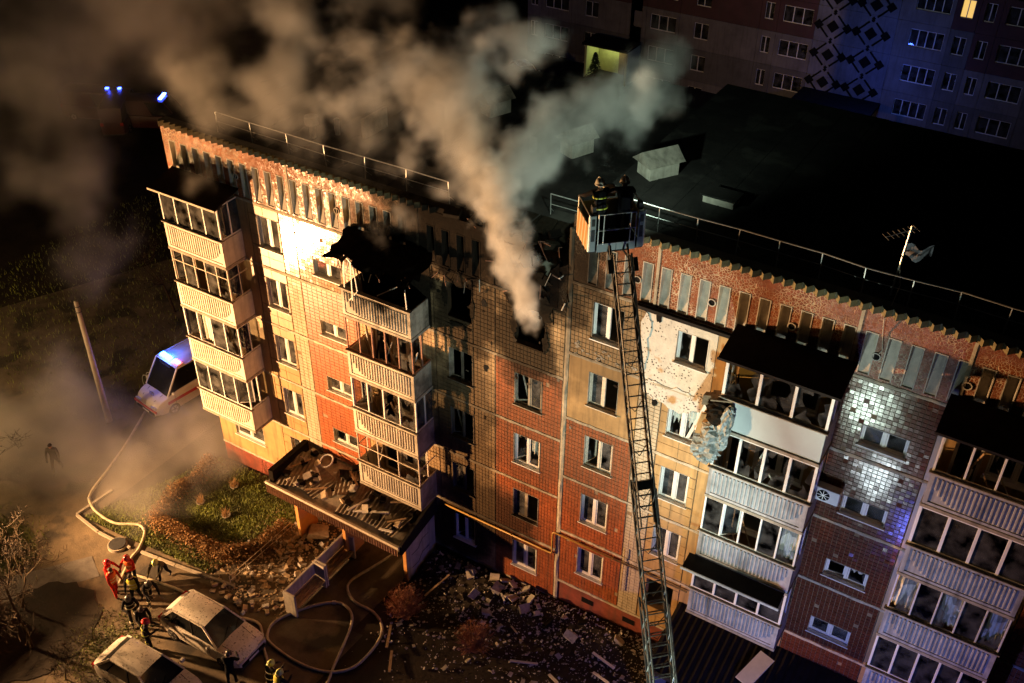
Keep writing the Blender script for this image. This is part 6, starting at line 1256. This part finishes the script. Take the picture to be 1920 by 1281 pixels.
# ------------------------------------------------------------------ smoke
def smoke_material(name, c, aniso):
    m = bpy.data.materials.new(name); m.use_nodes = True; N, L = m.node_tree.nodes, m.node_tree.links; N.remove(N['Principled BSDF'])
    v = N.new('ShaderNodeVolumePrincipled'); v.inputs['Color'].default_value = (*c, 1); v.inputs['Density'].default_value = 1; v.inputs['Anisotropy'].default_value = aniso; v.inputs['Density Attribute'].default_value = 'density'
    L.new(v.outputs[0], N['Material Output'].inputs['Volume']); return m
def smoke(name, label, lo, hi, vox, puffs, K, nscale, amp, cut, mat, seed=0.0, soft=.65, warp=.6):
    g = bpy.data.node_groups.new(name, 'GeometryNodeTree'); g.interface.new_socket('Geometry', in_out='INPUT', socket_type='NodeSocketGeometry'); g.interface.new_socket('Geometry', in_out='OUTPUT', socket_type='NodeSocketGeometry')
    N, L = g.nodes, g.links; out = N.new('NodeGroupOutput'); pos = N.new('GeometryNodeInputPosition')
    def math_(op, a, b=None, c=None):
        n = N.new('ShaderNodeMath'); n.operation = op
        for i, v in enumerate((a, b, c)):
            if v is None: continue
            if isinstance(v, (int, float)): n.inputs[i].default_value = v
            else: L.new(v, n.inputs[i])
        return n.outputs[0]
    w1 = N.new('ShaderNodeTexNoise'); w1.inputs['Scale'].default_value = nscale*.55; w1.inputs['Detail'].default_value = 2
    off = N.new('ShaderNodeVectorMath'); off.operation = 'ADD'; off.inputs[1].default_value = (seed, seed*2, -seed); L.new(pos.outputs[0], off.inputs[0]); L.new(off.outputs[0], w1.inputs['Vector'])
    wa = N.new('ShaderNodeVectorMath'); wa.operation = 'MULTIPLY_ADD'; wv = .55/nscale; wa.inputs[1].default_value = (wv*2, wv*2, wv*2); wa.inputs[2].default_value = (-wv, -wv, -wv); L.new(w1.outputs['Color'], wa.inputs[0])
    wp = N.new('ShaderNodeVectorMath'); wp.operation = 'ADD'; L.new(pos.outputs[0], wp.inputs[0]); L.new(wa.outputs[0], wp.inputs[1])
    n1 = N.new('ShaderNodeTexNoise'); n1.inputs['Scale'].default_value = nscale; n1.inputs['Detail'].default_value = 7; n1.inputs['Roughness'].default_value = .62; L.new(wp.outputs[0], n1.inputs['Vector'])
    w2 = N.new('ShaderNodeTexNoise'); w2.inputs['Scale'].default_value = nscale*.8; w2.inputs['Detail'].default_value = 4; L.new(off.outputs[0], w2.inputs['Vector'])
    wb = N.new('ShaderNodeVectorMath'); wb.operation = 'MULTIPLY_ADD'; wb.inputs[1].default_value = (warp*4, warp*4, warp*4); wb.inputs[2].default_value = (-warp*2, -warp*2, -warp*2); L.new(w2.outputs['Color'], wb.inputs[0])
    wq = N.new('ShaderNodeVectorMath'); wq.operation = 'ADD'; L.new(pos.outputs[0], wq.inputs[0]); L.new(wb.outputs[0], wq.inputs[1])
    acc = None
    for c, rad, st in puffs:
        s = N.new('ShaderNodeVectorMath'); s.operation = 'SUBTRACT'; s.inputs[1].default_value = c; L.new(wq.outputs[0], s.inputs[0])
        d = N.new('ShaderNodeVectorMath'); d.operation = 'DIVIDE'; d.inputs[1].default_value = rad if isinstance(rad, tuple) else (rad, rad, rad); L.new(s.outputs[0], d.inputs[0])
        ln = N.new('ShaderNodeVectorMath'); ln.operation = 'LENGTH'; L.new(d.outputs[0], ln.inputs[0])
        v = math_('MAXIMUM', math_('SUBTRACT', 1.0, ln.outputs['Value']), 0.0); v = math_('MULTIPLY', v, st); acc = v if acc is None else math_('ADD', acc, v)
    base = math_('MINIMUM', acc, 1.1)
    val = math_('MULTIPLY_ADD', math_('SUBTRACT', n1.outputs['Fac'], .5), amp, base)
    mr = N.new('ShaderNodeMapRange'); mr.interpolation_type = 'SMOOTHSTEP'; mr.inputs[1].default_value = cut; mr.inputs[2].default_value = cut+soft; mr.inputs[4].default_value = K; L.new(val, mr.inputs[0])
    gate = math_('MULTIPLY', mr.outputs[0], math_('MINIMUM', math_('MULTIPLY', base, 8.0), 1.0))
    vc = N.new('GeometryNodeVolumeCube'); L.new(gate, vc.inputs['Density']); vc.inputs['Min'].default_value = lo; vc.inputs['Max'].default_value = hi
    for i, a in enumerate('XYZ'): vc.inputs['Resolution '+a].default_value = max(8, int((hi[i]-lo[i])/vox))
    sm = N.new('GeometryNodeSetMaterial'); sm.inputs['Material'].default_value = mat; L.new(vc.outputs[0], sm.inputs[0]); L.new(sm.outputs[0], out.inputs[0])
    me = bpy.data.meshes.new(name); o = bpy.data.objects.new(name, me); col.objects.link(o); me.materials.append(mat)
    md = o.modifiers.new('smoke', 'NODES'); md.node_group = g; tag(o, label, 'smoke', kind='stuff'); return o
sm1 = smoke_material('smoke', (.88, .86, .82), .0)
smoke('smoke_plume', 'dense smoke column pouring out of the burnt top floor window', (-4, -2.8, 13.0), (3.5, 3.5, 20.6), .075,
      [((.55, .6, 14.0), (.8, 1.2, 1.0), 1.1), ((.65, -.2, 14.7), (.62, .8, .9), 1.2), ((.55, -.25, 15.5), .9, 1.2), ((.2, -.25, 16.3), 1.15, 1.15), ((.0, -.15, 17.1), 1.2, 1.1), ((-.5, .1, 17.9), 1.25, 1.05), ((-.9, .3, 18.6), 1.3, .9), ((-1.5, .6, 19.2), 1.3, .7)], 2.2, 1.35, 2.4, .46, sm1, 3.1, .9, .42)
smoke('smoke_cloud', 'billowing brown smoke cloud over the roof behind the burnt flats', (-12, -3, 15.2), (2.5, 7, 26), .12,
      [((-0.8, 0.4, 18.5), 1.2, 1.0), ((-1.8, 0.8, 19.3), 1.5, 1.0), ((-3.0, 1.1, 19.9), 1.8, 1.0), ((-3.8, 1.5, 20.9), 1.7, 1.0), ((-2.9, 1.8, 22.0), 1.8, .95), ((-1.9, 2.0, 22.9), 1.5, .95), ((-0.8, 1.9, 22.5), 1.2, .95), ((-5.0, 1.7, 21.3), 1.6, .9), ((-6.5, 1.9, 21.5), 1.6, .85), ((-7.7, 1.6, 20.4), 1.6, .85), ((-6.5, 1.2, 19.3), 1.6, .9), ((-8.4, 1.2, 18.8), 1.4, .85), ((-4.8, 0.8, 18.5), 1.3, .9), ((-2.8, 0.6, 18.5), 1.2, .9), ((-8.4, 2.1, 21.8), 1.7, .85), ((-4.2, -.4, 16.7), .9, .7), ((-5.0, -1.0, 15.9), .9, .65), ((-1.6, .5, 18.0), .9, .8)], 1.0, .8, 2.4, .34, sm1, 8.3, 1.0, .9)
smoke('smoke_wisps', 'pale green lit smoke drifting right behind the ladder basket', (-3, -1, 17.5), (6.5, 8, 25), .12,
      [((-0.4, 1.7, 19.2), 1.2, .95), ((0.2, 2.0, 19.8), 1.4, .95), ((1.1, 2.4, 20.5), 1.5, .9), ((1.9, 2.9, 21.3), 1.6, .85), ((2.6, 3.2, 21.8), 1.5, .8), ((3.4, 2.8, 21.3), 1.2, .7), ((0.6, 3.3, 21.4), 1.3, .75), ((-0.6, 2.6, 20.3), 1.3, .85), ((-.6, 1.3, 18.7), 1.0, .95), ((3.0, 4.2, 22.6), 1.5, .6)], 1.0, .8, 2.2, .32, sm1, 2.2, .95, .8)
smoke('smoke_haze', 'thin brown smoke creeping along the left part of the roof', (-20, -3, 15.4), (-2, 8, 27), .2,
      [((-10.2, 1.2, 19.4), 2.2, .85), ((-12.2, .8, 18.9), 2.0, .85), ((-13.8, .5, 18.4), 1.9, .85), ((-10.6, 2.0, 21.4), 2.4, .75), ((-6.3, .4, 18.4), 1.5, .9), ((-8.7, .5, 18.5), 1.5, .9), ((-10.9, .4, 18.2), 1.5, .9), ((-13.4, -.9, 16.3), 1.1, .8), ((-15.2, 1.0, 19.6), 2.2, .7), ((-7.5, 2.6, 24), 2.8, .6), ((-12, 2.6, 23.5), 2.8, .6)], .6, .7, 2.0, .26, sm1, 4.4, 1.0, 1.0)
smoke('smoke_drift', 'thin brown smoke drifting off beyond the end wall', (-62, -6, 0), (-10, 30, 27), .45,
      [((-27, 3, 9.8), (4.0, 4.0, 2.8), 1.0), ((-25.6, 2.5, 7.2), (2.8, 3.0, 2.4), 1.0), ((-29, 4, 12.5), (6, 6, 4), .75), ((-22, 6, 17.5), (7, 7, 4.5), .8), ((-30, 8, 17), (9, 8, 6), .75), ((-38, 9, 13), (9, 8, 7), .75), ((-17, 5, 22), (6, 5, 4), .65), ((-24, 8, 21), (8, 7, 4), .7), ((-46, 12, 9), (10, 9, 7), .65), ((-35, 5, 7), (6, 6, 5), .6)], .28, .34, 2.0, .42, sm1, 1.7, .9, 1.6)
smoke('ground_mist', 'low smoke hanging over the road beside the end wall', (-36, -14, -.2), (-12, 7, 7), .28,
      [((-20, -3, .6), (7, 5, 2.6), .95), ((-25, -5, .5), (6, 5, 3.0), 1.0), ((-18, .5, .8), (4, 3, 2.2), .95), ((-25.0, -1.5, 2.5), (2.6, 2.6, 4.4), 1.0), ((-28, -7, .5), (6, 5, 3), .9), ((-16.5, -4.5, .3), (5, 4, 1.6), .5), ((-15.5, -.5, .8), (2.5, 2, 1.8), .65), ((-23, 4.5, .6), (4, 4, 2.2), .7)], .27, .45, 1.7, .30, sm1, 5.5, .9)
